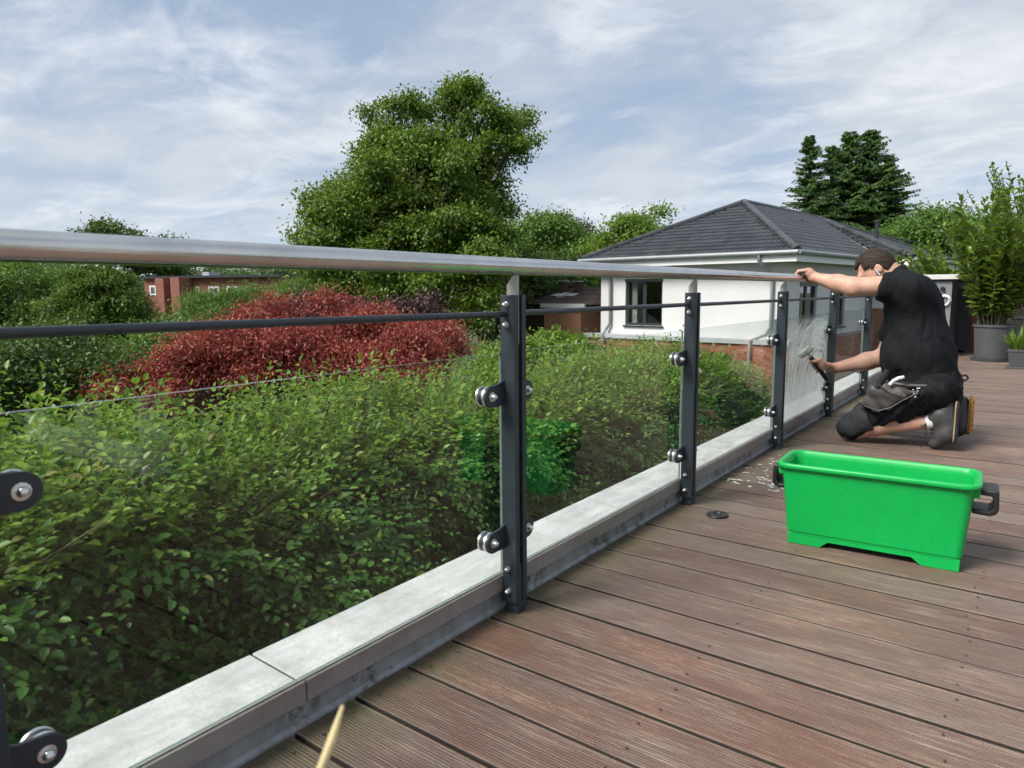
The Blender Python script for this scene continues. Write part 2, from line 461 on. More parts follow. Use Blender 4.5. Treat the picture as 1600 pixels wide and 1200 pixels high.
for i in range(i0, 81):
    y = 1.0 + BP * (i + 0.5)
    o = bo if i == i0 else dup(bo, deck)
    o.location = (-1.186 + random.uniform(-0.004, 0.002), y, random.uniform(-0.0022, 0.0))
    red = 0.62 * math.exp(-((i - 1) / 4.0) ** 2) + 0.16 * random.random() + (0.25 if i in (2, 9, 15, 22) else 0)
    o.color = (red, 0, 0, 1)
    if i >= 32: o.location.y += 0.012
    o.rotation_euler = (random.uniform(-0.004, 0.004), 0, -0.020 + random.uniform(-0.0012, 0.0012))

scw = MB(); rs = random.Random(31)
for i in range(i0, 70):
    y = 1.0 + BP * (i + 0.5) + (0.012 if i >= 32 else 0)
    for q in range(8):
        for e in (-0.045, 0.045):
            x = 0.06 + q * 0.52 + rs.uniform(-0.012, 0.012); yy = y - 0.020 * x + e + rs.uniform(-0.004, 0.004); r = 0.0034
            scw.add([(x - 1.186 + r * math.cos(a_), yy + r * math.sin(a_), 0.0012) for a_ in np.linspace(0, 6.283, 9)[:-1]], [tuple(range(8))])
tag(scw.build('screws', pm('dull_screw', (0.055, 0.050, 0.045), 0.5, 0.4), deck), kind='stuff')

# ------------------------------------------------------------------ parapet
par = empty('parapet_wall', (-1.26, 2.0, 0))
tag(par, 'low parapet with pale grey stone coping running beneath the glass railing', 'parapet')
def pch(o):
    o.matrix_parent_inverse = Matrix.Translation((1.26, -2.0, 0)); return o
pch(MB().box(-1.335, -1.19, -5, 14.5, -0.07, 0.066).build('core', M['flashing'], par))
seams = [-4.45, -2.68, -0.91, 0.862, 2.63, 4.40, 6.17, 7.94, 9.71, 11.48, 13.25]
for a, b in zip(seams[:-1], seams[1:]):
    z = random.uniform(-0.0012, 0.0012)
    poly = [(-1.352, 0.080 + z), (-1.186, 0.072 + z), (-1.186, 0.101 + z), (-1.352, 0.109 + z)]
    pch(MB().prism(poly, 'y', a + 0.003, b - 0.003).build('coping_slab', M['coping'], par, bevel=0.0025))
    pch(MB().prism([(-1.349, 0.075), (-1.1872, 0.070), (-1.1872, 0.0965), (-1.349, 0.1045)], 'y', b - 0.0031, b + 0.0031).build('joint', M['dark_gap'], par))
    d = random.uniform(-0.012, 0.016)
    pch(MB().box(-1.182, -1.168, a + 0.004 + d, b - 0.004 + d, 0.056, 0.1035).build('edge_tile', M['fascia'], par, bevel=0.002))
pch(MB().box(-1.1855, -1.1825, -4.4, 13.2, 0.070, 0.0995).build('joint', M['moss'], par))
# zinc upstand below the edge tiles, with a small kick at the foot
pch(MB().prism([(-1.190, -0.04), (-1.176, -0.04), (-1.176, 0.004), (-1.183, 0.012), (-1.183, 0.058), (-1.190, 0.058)], 'y', -4.5, 13.3).build('flashing', M['flashing'], par))

# ------------------------------------------------------------------ railing
rail = empty('glass_railing', (-1.145, 2.0, 0))
tag(rail, 'terrace railing of dark posts, clamped glass panes and a steel handrail', 'railing')
RO = Vector((-1.145, 2.0, 0))
def rch(o, parent=rail):
    o.parent = parent; return o
POSTS = [0.305, 1.572, 2.832, 4.142, 5.40, 6.70, 8.0, 9.3]
PX0, PX1 = -1.166, -1.119
def post_parts():
    out = {}
    b = MB(); b.box(PX0 - RO.x, PX1 - RO.x, -0.027, -0.008, 0.03, 0.892); b.box(PX0 - RO.x, PX1 - RO.x, 0.008, 0.027, 0.03, 0.892)
    return b
pp = post_parts()
bolt_m = MB()
bolt_m.lathe([(0.0088, 0), (0.0088, -0.0025), (0.0072, -0.003), (0.0072, -0.007), (0.0066, -0.010), (0.0042, -0.0135), (0.0012, -0.0148)], axis='y', n=10)
bm = bolt_m.build('bolt', M['steel'], None, smooth=True)
capb = MB(); capb.lathe([(0.0135, 0), (0.0135, 0.002), (0.0088, 0.0025), (0.0088, 0.008), (0.0078, 0.012), (0.005, 0.0155), (0.0015, 0.017)], axis='x', n=12)
cb = capb.build('acorn_nut', M['steel'], None, smooth=True)
def plate_mb(sgn):
    b = MB(); pts = []
    r = 0.029
    pts.append((0.0, -r)); 
    for k in range(0, 13):
        an = -math.pi / 2 + math.pi * k / 12
        pts.append((0.057 + r * math.cos(an) , r * math.sin(an)))
    pts.append((0.024, r + 0.003)); pts.append((0.004, r + 0.010)); pts.append((0.0, r + 0.012))
    pts = [(p[0] * sgn, p[1]) for p in pts]
    if sgn < 0: pts = pts[::-1]
    b.prism(pts, 'x', -0.004, 0.004)
    return b
disc = MB()
disc.lathe([(0.012, 0.0), (0.0262, 0.0), (0.0275, -0.002), (0.0275, -0.0085), (0.0255, -0.0100), (0.01, -0.0100)], axis='x', n=24)
rub = MB(); rub.lathe([(0.01, 0.0), (0.0258, 0.0), (0.0258, -0.0120), (0.01, -0.0120)], axis='x', n=24)
disc_o = disc.build('clamp_disc', M['steel'], None, smooth=True); rub_o = rub.build('rubber_ring', M['rubber'], None, smooth=True)
pl = {s: plate_mb(s).build('clamp', M['anthracite'], None, smooth=True, bevel=0.0012) for s in (1, -1)}
tmpl = [bm, cb, disc_o, rub_o, pl[1], pl[-1]]
first = {}
def use(o, parent, loc):
    """the template itself the first time, a copy with shared mesh afterwards"""
    if o.name not in first:
        first[o.name] = 1; c = o; c.parent = parent; c.location = loc; return c
    return dup(o, parent, loc)
post_o = None
XP = -1.158 - RO.x     # plane of the clamp plates
for i, y in enumerate(POSTS):
    if post_o is None:
        post_o = pp.build('post', M['anthracite'], rail, bevel=0.0012); po = post_o
        po.location = (0, y - RO.y, 0)
    else: po = dup(post_o, rail, (0, y - RO.y, 0))
    for z in (0.866, 0.812, 0.128, 0.062):
        use(bm, po, (-0.001, -0.027, z))
    # foot, packing pieces
    MB().box(-0.012, 0.022, -0.0095, 0.0095, 0.002, 0.14).build('foot', M['anthracite'], po)
    MB().box(-0.016, 0.026, -0.020, 0.020, -0.002, 0.031).build('shoe', M['anthracite'], po, bevel=0.001)
    br = MB().prism([(-0.016, 0.758), (0.020, 0.758), (0.020, 0.944), (0.008, 0.948), (-0.016, 0.918)], 'y', -0.004, 0.004).build('bracket', M['bracket'], po, bevel=0.0008)
    if i == 0: sides = (1,)
    else: sides = (-1, 1)
    for sgn in sides:
        for z in (0.622, 0.217):
            p = use(pl[sgn], rail, (XP, y - RO.y + sgn * 0.0255, z))
            yc = sgn * 0.057
            use(cb, p, (0.004, yc, 0))
            use(disc_o, p, (-0.0045, yc, 0))
            use(rub_o, p, (-0.0145, yc, 0))
            d2 = dup(disc_o, p, (-0.0266, yc, 0)); d2.scale = (0.65, 1, 1)
GX = -1.158 - 0.0165    # inner face of the glass
for i in range(-1, len(POSTS) - 1):
    y0 = POSTS[i] if i >= 0 else -1.0
    y1 = POSTS[i + 1]
    b = MB(); x0, x1, a, c, z0, z1 = GX - 0.008, GX, y0 + 0.012, y1 - 0.014, 0.109, 0.735 + random.uniform(-0.001, 0.0015)
    vs = [(x0, a, z0), (x1, a, z0), (x1, c, z0), (x0, c, z0), (x0, a, z1), (x1, a, z1), (x1, c, z1), (x0, c, z1)]
    vs = [(p[0] - RO.x, p[1] - RO.y, p[2]) for p in vs]
    b.add(vs, [(1, 2, 6, 5), (3, 0, 4, 7)]); b.mi = 1
    o0 = len(b.v) - 8
    b.f += [(0, 3, 2, 1), (4, 5, 6, 7), (0, 1, 5, 4), (2, 3, 7, 6)]; b.m += [1] * 4
    gp = b.build('glass_pane', [M['glass'], M['glass_edge']], rail)
    if i == 3: SOAP_PANE = gp
    # thin rod above the pane
    rz0, rz1 = (0.849, 0.841) if i == 0 else (0.842 + random.uniform(-0.001, 0.001), 0.842 + random.uniform(-0.001, 0.001))
    MB().tube([(-0.004, y0 - RO.y + 0.02, rz0), (-0.004, y1 - RO.y - 0.02, rz1)], 0.0082, 14).build('rod', M['anthracite'], rail, smooth=True)
MB().tube([(-0.005, y - RO.y, 0.9685) for y in (-1.6, -0.5, 0.6, 1.7, 2.8, 3.9, 5.0, 6.1, 7.2, 9.6)], 0.0232, 32).build('handrail', M['tube'], rail, smooth=True)

# lathered soap on the pane being washed
def soap_mat():
    k = NT('soap_lather')
    v = k.coord('Object')
    sp = k.n('ShaderNodeSeparateXYZ'); k.l(v, sp.inputs[0])
    yy, zz_ = sp.outputs[1], sp.outputs[2]
    # arcs swept about the man's shoulder
    dy = k.math('SUBTRACT', yy, 0.95); dz = k.math('SUBTRACT', zz_, 0.14)
    rad = k.math('SQRT', k.math('ADD', k.math('MULTIPLY', dy, dy), k.math('MULTIPLY', k.math('MULTIPLY', dz, dz), 1.6)))
    wob = k.noise(v, 6, 4, 0.6)
    cmb = k.n('ShaderNodeCombineXYZ'); k.l(k.math('ADD', k.math('MULTIPLY', rad, 30.0), k.math('MULTIPLY', wob, 3.0)), cmb.inputs[0])
    st = k.noise(cmb.outputs[0], 1.0, 5, 0.7)
    body = k.noise(k.coord('Object', (1, 1, 1), loc=(2, 1, 3)), 4.2, 3, 0.5)
    win = k.math('MULTIPLY', k.ramp(yy, [(0.16, 0.10), (0.34, 1.0)]), k.ramp(zz_, [(0.53, 1.0), (0.60, 0.25)]))
    a = k.math('MULTIPLY', k.math('ADD', k.math('MULTIPLY', k.ramp(st, [(0.40, 0.0), (0.60, 1.0)]), 0.80), k.ramp(body, [(0.42, 0.0), (0.62, 0.35)])), win)
    low = k.math('MULTIPLY', k.ramp(zz_, [(0.05, 1.0), (0.28, 0.0)]), 0.55)
    a = k.math('MINIMUM', k.math('ADD', k.math('MULTIPLY', a, 1.25), k.math('ADD', low, 0.03)), 0.86)
    df = k.n('ShaderNodeBsdfDiffuse'); df.inputs[0].default_value = (0.80, 0.84, 0.82, 1)
    tl = k.n('ShaderNodeBsdfTranslucent'); tl.inputs[0].default_value = (0.76, 0.80, 0.78, 1)
    m0 = k.n('ShaderNodeMixShader'); m0.inputs[0].default_value = 0.4; k.l(df.outputs[0], m0.inputs[1]); k.l(tl.outputs[0], m0.inputs[2])
    tr = k.n('ShaderNodeBsdfTransparent')
    ms = k.n('ShaderNodeMixShader'); k.l(a, ms.inputs[0]); k.l(tr.outputs[0], ms.inputs[1]); k.l(m0.outputs[0], ms.inputs[2]); k.l(ms.outputs[0], k.o.inputs[0])
    return k.m
SM = soap_mat()
sb = MB(); ys0, ys1 = POSTS[3] + 0.02, POSTS[4] - 0.036
nx, nz = 40, 24
vs = []; fs = []
for j in range(nz + 1):
    for i in range(nx + 1):
        vs.append((0.0012 + 0.0006 * math.sin(i * 1.7 + j * 0.9), (ys1 - ys0) * i / nx, 0.612 * j / nz))
for j in range(nz):
    for i in range(nx):
        a = j * (nx + 1) + i; fs.append((a, a + 1, a + nx + 2, a + nx + 1))
so = sb.add(vs, fs).build('soap_film', SM, SOAP_PANE)
so.location = (GX - RO.x, ys0 - RO.y, 0.116)

# ------------------------------------------------------------------ bucket
def rrect(hx, hy, r, n=6):
    pts = []
    for cx_, cy_, a0 in ((hx - r, hy - r, 0), (-hx + r, hy - r, 90), (-hx + r, -hy + r, 180), (hx - r, -hy + r, 270)):
        for k in range(n + 1):
            an = R_(a0 + 90 * k / n); pts.append((cx_ + r * math.cos(an), cy_ + r * math.sin(an)))
    return pts
bk = empty('wash_bucket', (-0.405, 2.690, 0), R_(2.6))
tag(bk, 'long green plastic window washing bucket with black handles on the deck', 'bucket')
def bucket_shell():
    b = MB(); n = 6
    lev = [  # half x, half y, corner radius, z   (outside up, rim, inside down)
        (0.262, 0.098, 0.020, 0.030), (0.2645, 0.100, 0.022, 0.046), (0.269, 0.1025, 0.024, 0.047),
        (0.2745, 0.106, 0.026, 0.105), (0.281, 0.111, 0.030, 0.175), (0.288, 0.117, 0.036, 0.240), (0.292, 0.1205, 0.040, 0.272),
        (0.2925, 0.121, 0.040, 0.2755), (0.306, 0.131, 0.050, 0.2765), (0.3085, 0.1335, 0.052, 0.280), (0.3085, 0.1335, 0.052, 0.289), (0.3055, 0.131, 0.050, 0.2935),
        (0.297, 0.123, 0.043, 0.295), (0.2905, 0.118, 0.038, 0.291), (0.287, 0.115, 0.036, 0.270), (0.276, 0.106, 0.028, 0.175), (0.264, 0.097, 0.022, 0.060), (0.255, 0.088, 0.02, 0.050)]
    rings = [[(p[0], p[1], z) for p in rrect(hx, hy, r, n)] for hx, hy, r, z in lev]
    m = len(rings[0])
    vs = [p for r in rings for p in r]; fs = []
    for i in range(len(rings) - 1):
        for k in range(m):
            k2 = (k + 1) % m; fs.append((i * m + k, i * m + k2, (i + 1) * m + k2, (i + 1) * m + k))
    fs.append(tuple(range(m))[::-1]); fs.append(tuple(range((len(rings) - 1) * m, len(rings) * m)))
    b.add(vs, fs)
    return b
sh = bucket_shell().build('shell', M['bucket'], bk, smooth=True)
sh.data.set_sharp_from_angle(angle=R_(50))
# foot skirt with the cut-outs along the long sides
for sy in (-1, 1):
    b = MB()
    y1, y0 = sy * 0.0985, sy * 0.0905
    poly = [(-0.262, 0.0), (-0.155, 0.0), (-0.128, 0.022), (0.128, 0.022), (0.155, 0.0), (0.262, 0.0), (0.2635, 0.040), (-0.2635, 0.040)]
    b.prism(poly, 'y', min(y0, y1), max(y0, y1)); b.build('foot_skirt', M['bucket'], bk, bevel=0.0015)
for sx in (-1, 1):
    MB().box(min(sx * 0.262, sx * 0.254), max(sx * 0.262, sx * 0.254), -0.0955, 0.0955, 0.0, 0.040).build('foot_skirt', M['bucket'], bk, bevel=0.0015)
    # hinge lug under the rim and swing handle
    MB().box(min(sx * 0.284, sx * 0.304), max(sx * 0.284, sx * 0.304), -0.090, 0.090, 0.246, 0.277).build('lug', M['bucket'], bk, bevel=0.003)
    h = MB()
    def hp(x, y, z): return (sx * x, y, z)
    ex = 0.352 if sx > 0 else 0.330
    poly = [(0.292, 0.266), (ex - 0.006, 0.270), (ex + 0.002, 0.262), (ex + 0.004, 0.205), (ex - 0.004, 0.190), (ex - 0.020, 0.184), (0.284, 0.186), (0.284, 0.202), (ex - 0.022, 0.200), (ex - 0.013, 0.210), (ex - 0.014, 0.248), (0.292, 0.250)]
    poly = [(sx * p[0], p[1]) for p in (poly if sx > 0 else poly[::-1])]
    h.prism(poly, 'y', -0.055, 0.055)
    h.build('handle', M['black_plastic'], bk, bevel=0.005)
# moulded lettering, barely legible, inside the far wall
MB().box(-0.02, 0.10, 0.1135, 0.1150, 0.232, 0.2335).build('moulded_line', M['bucket'], bk)
wat = NT('soapy_water'); vv = wat.coord('Object'); nn = wat.noise(vv, 9, 4, 0.6)
wat.col(wat.mix(nn, (0.02, 0.20, 0.05), (0.10, 0.32, 0.14))); wat.rough(0.06)
MB().add([(p[0], p[1], 0.10) for p in rrect(0.268, 0.100, 0.024)], [tuple(range(28))]).build('water', wat.m, bk)

# ------------------------------------------------------------------ small things on the deck
cap = MB()
cap.lathe([(0.010, -0.001), (0.041, -0.001), (0.043, 0.002), (0.041, 0.006), (0.016, 0.008), (0.013, 0.004), (0.004, 0.004)], n=28)
tag(cap.build('drain_cap', M['black_plastic'], None, smooth=True, loc=(-0.977, 2.735, 0.001)), 'small round black disc lying on the deck beside the third post', 'disc')
fo = MB(); rr = random.Random(4)
for _ in range(110):
    cxx, cyy = rr.choice([(-1.02, 3.42), (-0.93, 3.33), (-1.08, 3.62), (-0.90, 3.52), (-1.04, 3.85), (-0.87, 3.30), (-1.10, 3.30)])
    x = cxx + rr.gauss(0, 0.045); y = cyy + rr.gauss(0, 0.05)
    if x < -1.16: continue
    r = rr.uniform(0.0015, 0.0055); e = rr.uniform(1.0, 3.2)
    fo.add([(x + r * e * math.cos(a) , y + r * math.sin(a), 0.0008) for a in np.linspace(0, 6.283, 7)[:-1]] + [(x, y, 0.0008 + r * 0.45)], [(q, (q + 1) % 6, 6) for q in range(6)])
tag(fo.build('soap_foam', pm('foam', (0.78, 0.78, 0.77), 0.5), None, smooth=True), 'white flecks of soap foam on the boards left of the green bucket', 'foam', kind='stuff')


# white-framed glass wind screen beside the photographer: it shows as pale bars mirrored in the near pane
ws = empty('wind_screen', (1.9, 1.78, 0)); tag(ws, 'white-framed glass screen whose pale reflection shows in the left pane', 'screen')
wf = pm('white_painted_frame', (0.75, 0.76, 0.77), 0.4)
def wsp(n_, m_, *q): return MB().box(*q).build(n_, m_, ws, bevel=0.003)
for x_ in (-0.72, -0.02, 0.70): wsp('stile', wf, x_ - 0.05, x_ + 0.05, -0.05, 0.05, 0.0, 1.9)
wsp('bottom_rail', wf, -0.67, 0.65, -0.045, 0.045, 0.0, 0.12); wsp('top_rail', wf, -0.68, 0.66, -0.025, 0.025, 1.80, 1.895)
for x_ in (-0.37, 0.34): wsp('pane', M['glass'], x_ - 0.31, x_ + 0.31, -0.004, 0.004, 0.10, 1.80)
# ------------------------------------------------------------------ foliage helpers
def unit(a): return a / np.maximum(np.linalg.norm(a, axis=-1, keepdims=True), 1e-9)
def rvec(n): return unit(RNG.normal(size=(n, 3)))
def leaf_arrays(pos, axis, nrm, ln, wd, shape='ovate', fold=0.18, curl=0.12):
    """leaves from base position, axis, rough normal; returns verts (N,k,3) and faces"""
    axis = unit(axis); side = unit(np.cross(axis, nrm)); up = np.cross(side, axis)
    ln = np.asarray(ln).reshape(-1, 1) * np.ones((len(pos), 1)); wd = np.asarray(wd).reshape(-1, 1) * np.ones((len(pos), 1))
    if shape == 'ovate':
        prof = [(0.0, 0.0), (0.30, 0.46), (0.66, 0.40)]
        b = pos; t = pos + axis * ln - up * ln * curl
        l1 = pos + axis * ln * 0.28 + side * wd * 0.48 + up * wd * fold; r1 = pos + axis * ln * 0.28 - side * wd * 0.48 + up * wd * fold
        l2 = pos + axis * ln * 0.66 + side * wd * 0.42 + up * (wd * fold - ln * curl * 0.35); r2 = pos + axis * ln * 0.66 - side * wd * 0.42 + up * (wd * fold - ln * curl * 0.35)
        v = np.stack([b, l1, l2, t, r2, r1], 1)
        f = np.array([[0, 3, 2, 1], [0, 5, 4, 3]])
    else:   # two triangles about the midrib
        b = pos; t = pos + axis * ln - up * ln * curl
        l = pos + axis * ln * 0.45 + side * wd * 0.5 + up * wd * fold; r = pos + axis * ln * 0.45 - side * wd * 0.5 + up * wd * fold
        v = np.stack([b, l, t, r], 1)
        f = np.array([[0, 2, 1], [0, 3, 2]])
    return v, f
def leaf_obj(name, v, f, mat, parent):
    n, k, _ = v.shape
    ff = (f[None] + (np.arange(n) * k)[:, None, None]).reshape(-1, f.shape[1])
    return np_obj(name, v.reshape(-1, 3), ff, mat, parent)

def tree(name, label, cat, base, blobs, mat, bark, leaf=0.2, density=1.0, trunk_r=0.25, droop=0.25, clump=26, spread=0.55, group=None, conifer=False, wood=True, aspect=0.6, shell=0.5, limbs=2, bough=11):
    """blobs: (x, y, z, rx, ry, rz, number of leaf clumps)"""
    root = empty(name, base); tag(root, label, cat, group)
    B = np.array(base, float)
    leaf *= 0.72; density *= 1.75
    allv = []
    tips = []
    for (x, y, z, rx, ry, rz, n) in blobs:
        n = max(4, int(n * density))
        # boughs: smaller rounded masses over the blob, so light and shade break the crown up
        ns = max(4, n // bough)
        sd_ = rvec(ns); sr = (shell + (1.02 - shell) * RNG.random(ns) ** 0.5)[:, None]
        sc = np.array([x, y, z]) + sd_ * sr * np.array([rx, ry, rz]) * 0.84
        pickb = RNG.integers(0, ns, n)
        d = unit(rvec(n) + 0.35 * sd_[pickb] + np.array([0, 0, 0.15]))
        br = 0.27 * (rx + ry + rz) / 3 * RNG.uniform(0.6, 1.25, ns)[pickb][:, None]
        c = sc[pickb] + d * br * (0.55 + 0.5 * RNG.random((n, 1))) * np.array([1.15, 1.15, 0.75])
        tips.append(c)
        m = clump
        cs = np.repeat(c, m, 0); dd = np.repeat(d, m, 0)
        if conifer:
            ax = unit(dd * np.array([1, 1, 0.12]) + np.array([0, 0, -droop]))
            t = RNG.random((n * m, 1))
            p = cs + ax * (t - 0.6) * spread * 2.2 + RNG.normal(size=(n * m, 3)) * spread * 0.16
            la = unit(ax + 0.85 * rvec(n * m) + np.array([0, 0, -0.15])); nr = unit(np.array([0, 0, 1.0]) + 0.6 * rvec(n * m))
        else:
            off = RNG.normal(size=(n * m, 3)) * spread * np.array([0.5, 0.5, 0.30])
            p = cs + off
            la = unit(dd * 0.7 + rvec(n * m) * 0.9 + np.array([0, 0, -droop])); nr = unit(np.array([0, 0, 0.9]) + dd * 0.6 + 0.75 * rvec(n * m))
        s = leaf * RNG.uniform(0.65, 1.25, n * m)
        v, f = leaf_arrays(p, la, nr, s, s * aspect, 'rhomb')
        allv.append(v)
    V = np.concatenate(allv) - B
    leaf_obj('crown', V, f, mat, root)
    if wood:
        w = MB(); cz = min(b[2] for b in blobs); big = max(blobs, key=lambda b: b[3] * b[5])
        top = Vector((big[0], big[1], big[2] + big[5] * 0.25)); b0 = Vector(base)
        mid = b0.lerp(top, 0.5) + Vector((trunk_r * 0.7, -trunk_r * 0.4, 0))
        pts = [b0 - Vector((0, 0, 0.1)), b0.lerp(mid, 0.5), mid, mid.lerp(top, 0.6), top]
        w.tube([p - b0 for p in pts], [trunk_r * 1.25, trunk_r, trunk_r * 0.8, trunk_r * 0.5, trunk_r * 0.2], 8)
        w.build('trunk', bark, root, smooth=True)
        l = MB(); rr = random.Random(len(V))
        for bi, (x, y, z, rx, ry, rz, n) in enumerate(blobs):
            cand = tips[bi]
            for q in range(limbs * 3 if n > 30 else limbs):
                e = Vector(cand[rr.randrange(len(cand))]); s0 = b0.lerp(top, rr.uniform(0.45, 0.95))
                c0 = Vector((x, y, z - rz * 0.35)); mpt = s0.lerp(c0, 0.6) + Vector((rr.uniform(-.3, .3), rr.uniform(-.3, .3), 0.2)) * rx * 0.4
                l.tube([s0 - b0, mpt - b0, mpt.lerp(e, 0.55) + Vector((0, 0, 0.1 * rz)) - b0, e - b0], [trunk_r * 0.42, trunk_r * 0.26, trunk_r * 0.15, trunk_r * 0.05], 5)
        l.build('limbs', bark, root, smooth=True)
    return root
def blob(px, py, depth, rpx, rpy, n, rd=None):
    c = at(px, py, depth); s = depth / FPX
    return (c[0], c[1], c[2], rpx * s, (rd if rd else rpx) * s, rpy * s, n)
def crown(poly, depth, nb, r0, r1, per, flat=1.0, dj=1.5, seed=1):
    """many unequal boughs scattered through an uneven crown outline, each at its own distance"""
    rr = random.Random(seed); xs = [p[0] for p in poly]; ys = [p[1] for p in poly]; out = []; n = len(poly)
    while len(out) < nb:
        x, y = rr.uniform(min(xs), max(xs)), rr.uniform(min(ys), max(ys)); c = False
        for i in range(n):
            a, b = poly[i], poly[(i + 1) % n]
            if (a[1] > y) != (b[1] > y) and x < (b[0] - a[0]) * (y - a[1]) / (b[1] - a[1]) + a[0]: c = not c
        if not c: continue
        r = rr.uniform(r0, r1); d = depth + rr.uniform(-dj, dj)
        out.append(blob(x, y, d, r, r * flat * rr.uniform(0.7, 1.1), per * (r / r1) ** 2, r))
    return out
def foot(px, depth):
    c = at(px, 600, depth); return (c[0], c[1], GZ)

BARK = pm('bark', (0.075, 0.060, 0.045), 0.9, 0, 0.5, 8, 0.6, 22)
LM = {}
LM['hedge'] = leaf_mat('hornbeam_leaf', [(0.0, (0.026, 0.089, 0.019)), (0.40, (0.047, 0.142, 0.025)), (0.78, (0.079, 0.200, 0.035)), (0.95, (0.142, 0.273, 0.047)), (1.0, (0.215, 0.255, 0.071))], 0.38, 0.34)
LM['hedge_top'] = leaf_mat('hornbeam_lit_top_leaf', [(0.0, (0.070, 0.161, 0.024)), (0.5, (0.135, 0.252, 0.032)), (0.9, (0.216, 0.330, 0.043)), (1.0, (0.270, 0.267, 0.073))], 0.42, 0.42)  # top leaves lighter than the face: the daylight on them is put into the colour
LM['big'] = leaf_mat('maple_green_leaf', [(0.0, (0.052, 0.117, 0.018)), (0.45, (0.098, 0.184, 0.025)), (0.85, (0.160, 0.246, 0.036)), (1.0, (0.208, 0.219, 0.050))], 0.5, 0.30)
LM['dark'] = leaf_mat('dark_broad_leaf', [(0.0, (0.024, 0.061, 0.017)), (0.6, (0.054, 0.112, 0.025)), (1.0, (0.098, 0.160, 0.035))], 0.5, 0.22)
LM['light'] = leaf_mat('light_green_leaf', [(0.0, (0.068, 0.144, 0.020)), (0.6, (0.134, 0.240, 0.030)), (1.0, (0.207, 0.300, 0.040))], 0.5, 0.40)
LM['mid'] = leaf_mat('mid_green_leaf', [(0.0, (0.047, 0.115, 0.025)), (0.6, (0.093, 0.189, 0.037)), (1.0, (0.143, 0.243, 0.046))], 0.5, 0.32)
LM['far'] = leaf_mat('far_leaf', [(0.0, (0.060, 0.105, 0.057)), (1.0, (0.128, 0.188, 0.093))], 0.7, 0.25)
LM['needle'] = leaf_mat('spruce_needle', [(0.0, (0.036, 0.092, 0.031)), (0.6, (0.076, 0.165, 0.045)), (1.0, (0.153, 0.243, 0.059))], 0.55, 0.12)
LM['yew'] = leaf_mat('thuja_spray', [(0.0, (0.031, 0.083, 0.016)), (0.55, (0.077, 0.158, 0.023)), (1.0, (0.182, 0.247, 0.033))], 0.55, 0.22)
LM['red'] = leaf_mat('red_maple_leaf', [(0.0, (0.095, 0.021, 0.025)), (0.40, (0.240, 0.044, 0.048)), (0.75, (0.380, 0.088, 0.069)), (0.95, (0.440, 0.176, 0.094)), (1.0, (0.200, 0.194, 0.062))], 0.5, 0.34, (0.50, 0.10, 0.04))
LM['purple'] = leaf_mat('purple_leaf', [(0.0, (0.034, 0.019, 0.023)), (0.7, (0.085, 0.046, 0.049)), (1.0, (0.142, 0.095, 0.085))], 0.5, 0.2, (0.12, 0.03, 0.03))
LM['laurel'] = leaf_mat('laurel_leaf', [(0.0, (0.048, 0.106, 0.018)), (0.55, (0.108, 0.188, 0.026)), (1.0, (0.204, 0.275, 0.039))], 0.30, 0.28)

# ------------------------------------------------------------------ hornbeam hedge below the railing
hedge = empty('hornbeam_hedge', (-2.7, 3.3, GZ))
tag(hedge, 'tall clipped green hornbeam hedge growing just beyond the glass railing', 'hedge')
HO = np.array([-2.7, 3.3, GZ])
Y0, Y1 = -1.4, 7.0
def htop(y): return 0.475 - 0.020 * y - 0.05 * np.maximum(y - 5.2, 0) ** 2 + 0.03 * np.sin(y * 3.1) + 0.025 * np.sin(y * 7.7 + 1)
def hface(y): return -1.93 + 0.07 * np.sin(y * 1.9 + 0.4) + 0.05 * np.sin(y * 4.7) - 0.03 * np.maximum(y - 5.0, 0) ** 2
def surf(t, y):
    """section of the hedge: t 0..1 from the foot of the face, over the rounded top, to the back"""
    zt = htop(y); xf = hface(y); wid = 1.45
    a = np.clip((t - 0.58) / 0.42, 0, 1)          # part over the top
    th = a * math.pi * 0.62
    x = xf - wid * 0.5 * (1 - np.cos(th)) ; z = zt - 0.34 + 0.34 * np.sin(np.minimum(th, math.pi / 2)) - 0.10 * np.maximum(th - math.pi / 2, 0)
    zf = -1.75 + (zt - 0.34 + 1.75) * np.clip(t / 0.58, 0, 1)
    z = np.where(t < 0.58, zf, z); x = np.where(t < 0.58, xf - 0.06 * (1 - np.clip(t / 0.58, 0, 1)), x)
    nx = np.where(t < 0.58, 1.0, np.cos(np.minimum(th * 1.1, 2.0))); nz = np.where(t < 0.58, 0.12, np.sin(np.minimum(th * 1.1, 1.7)))
    return x, z, nx, nz
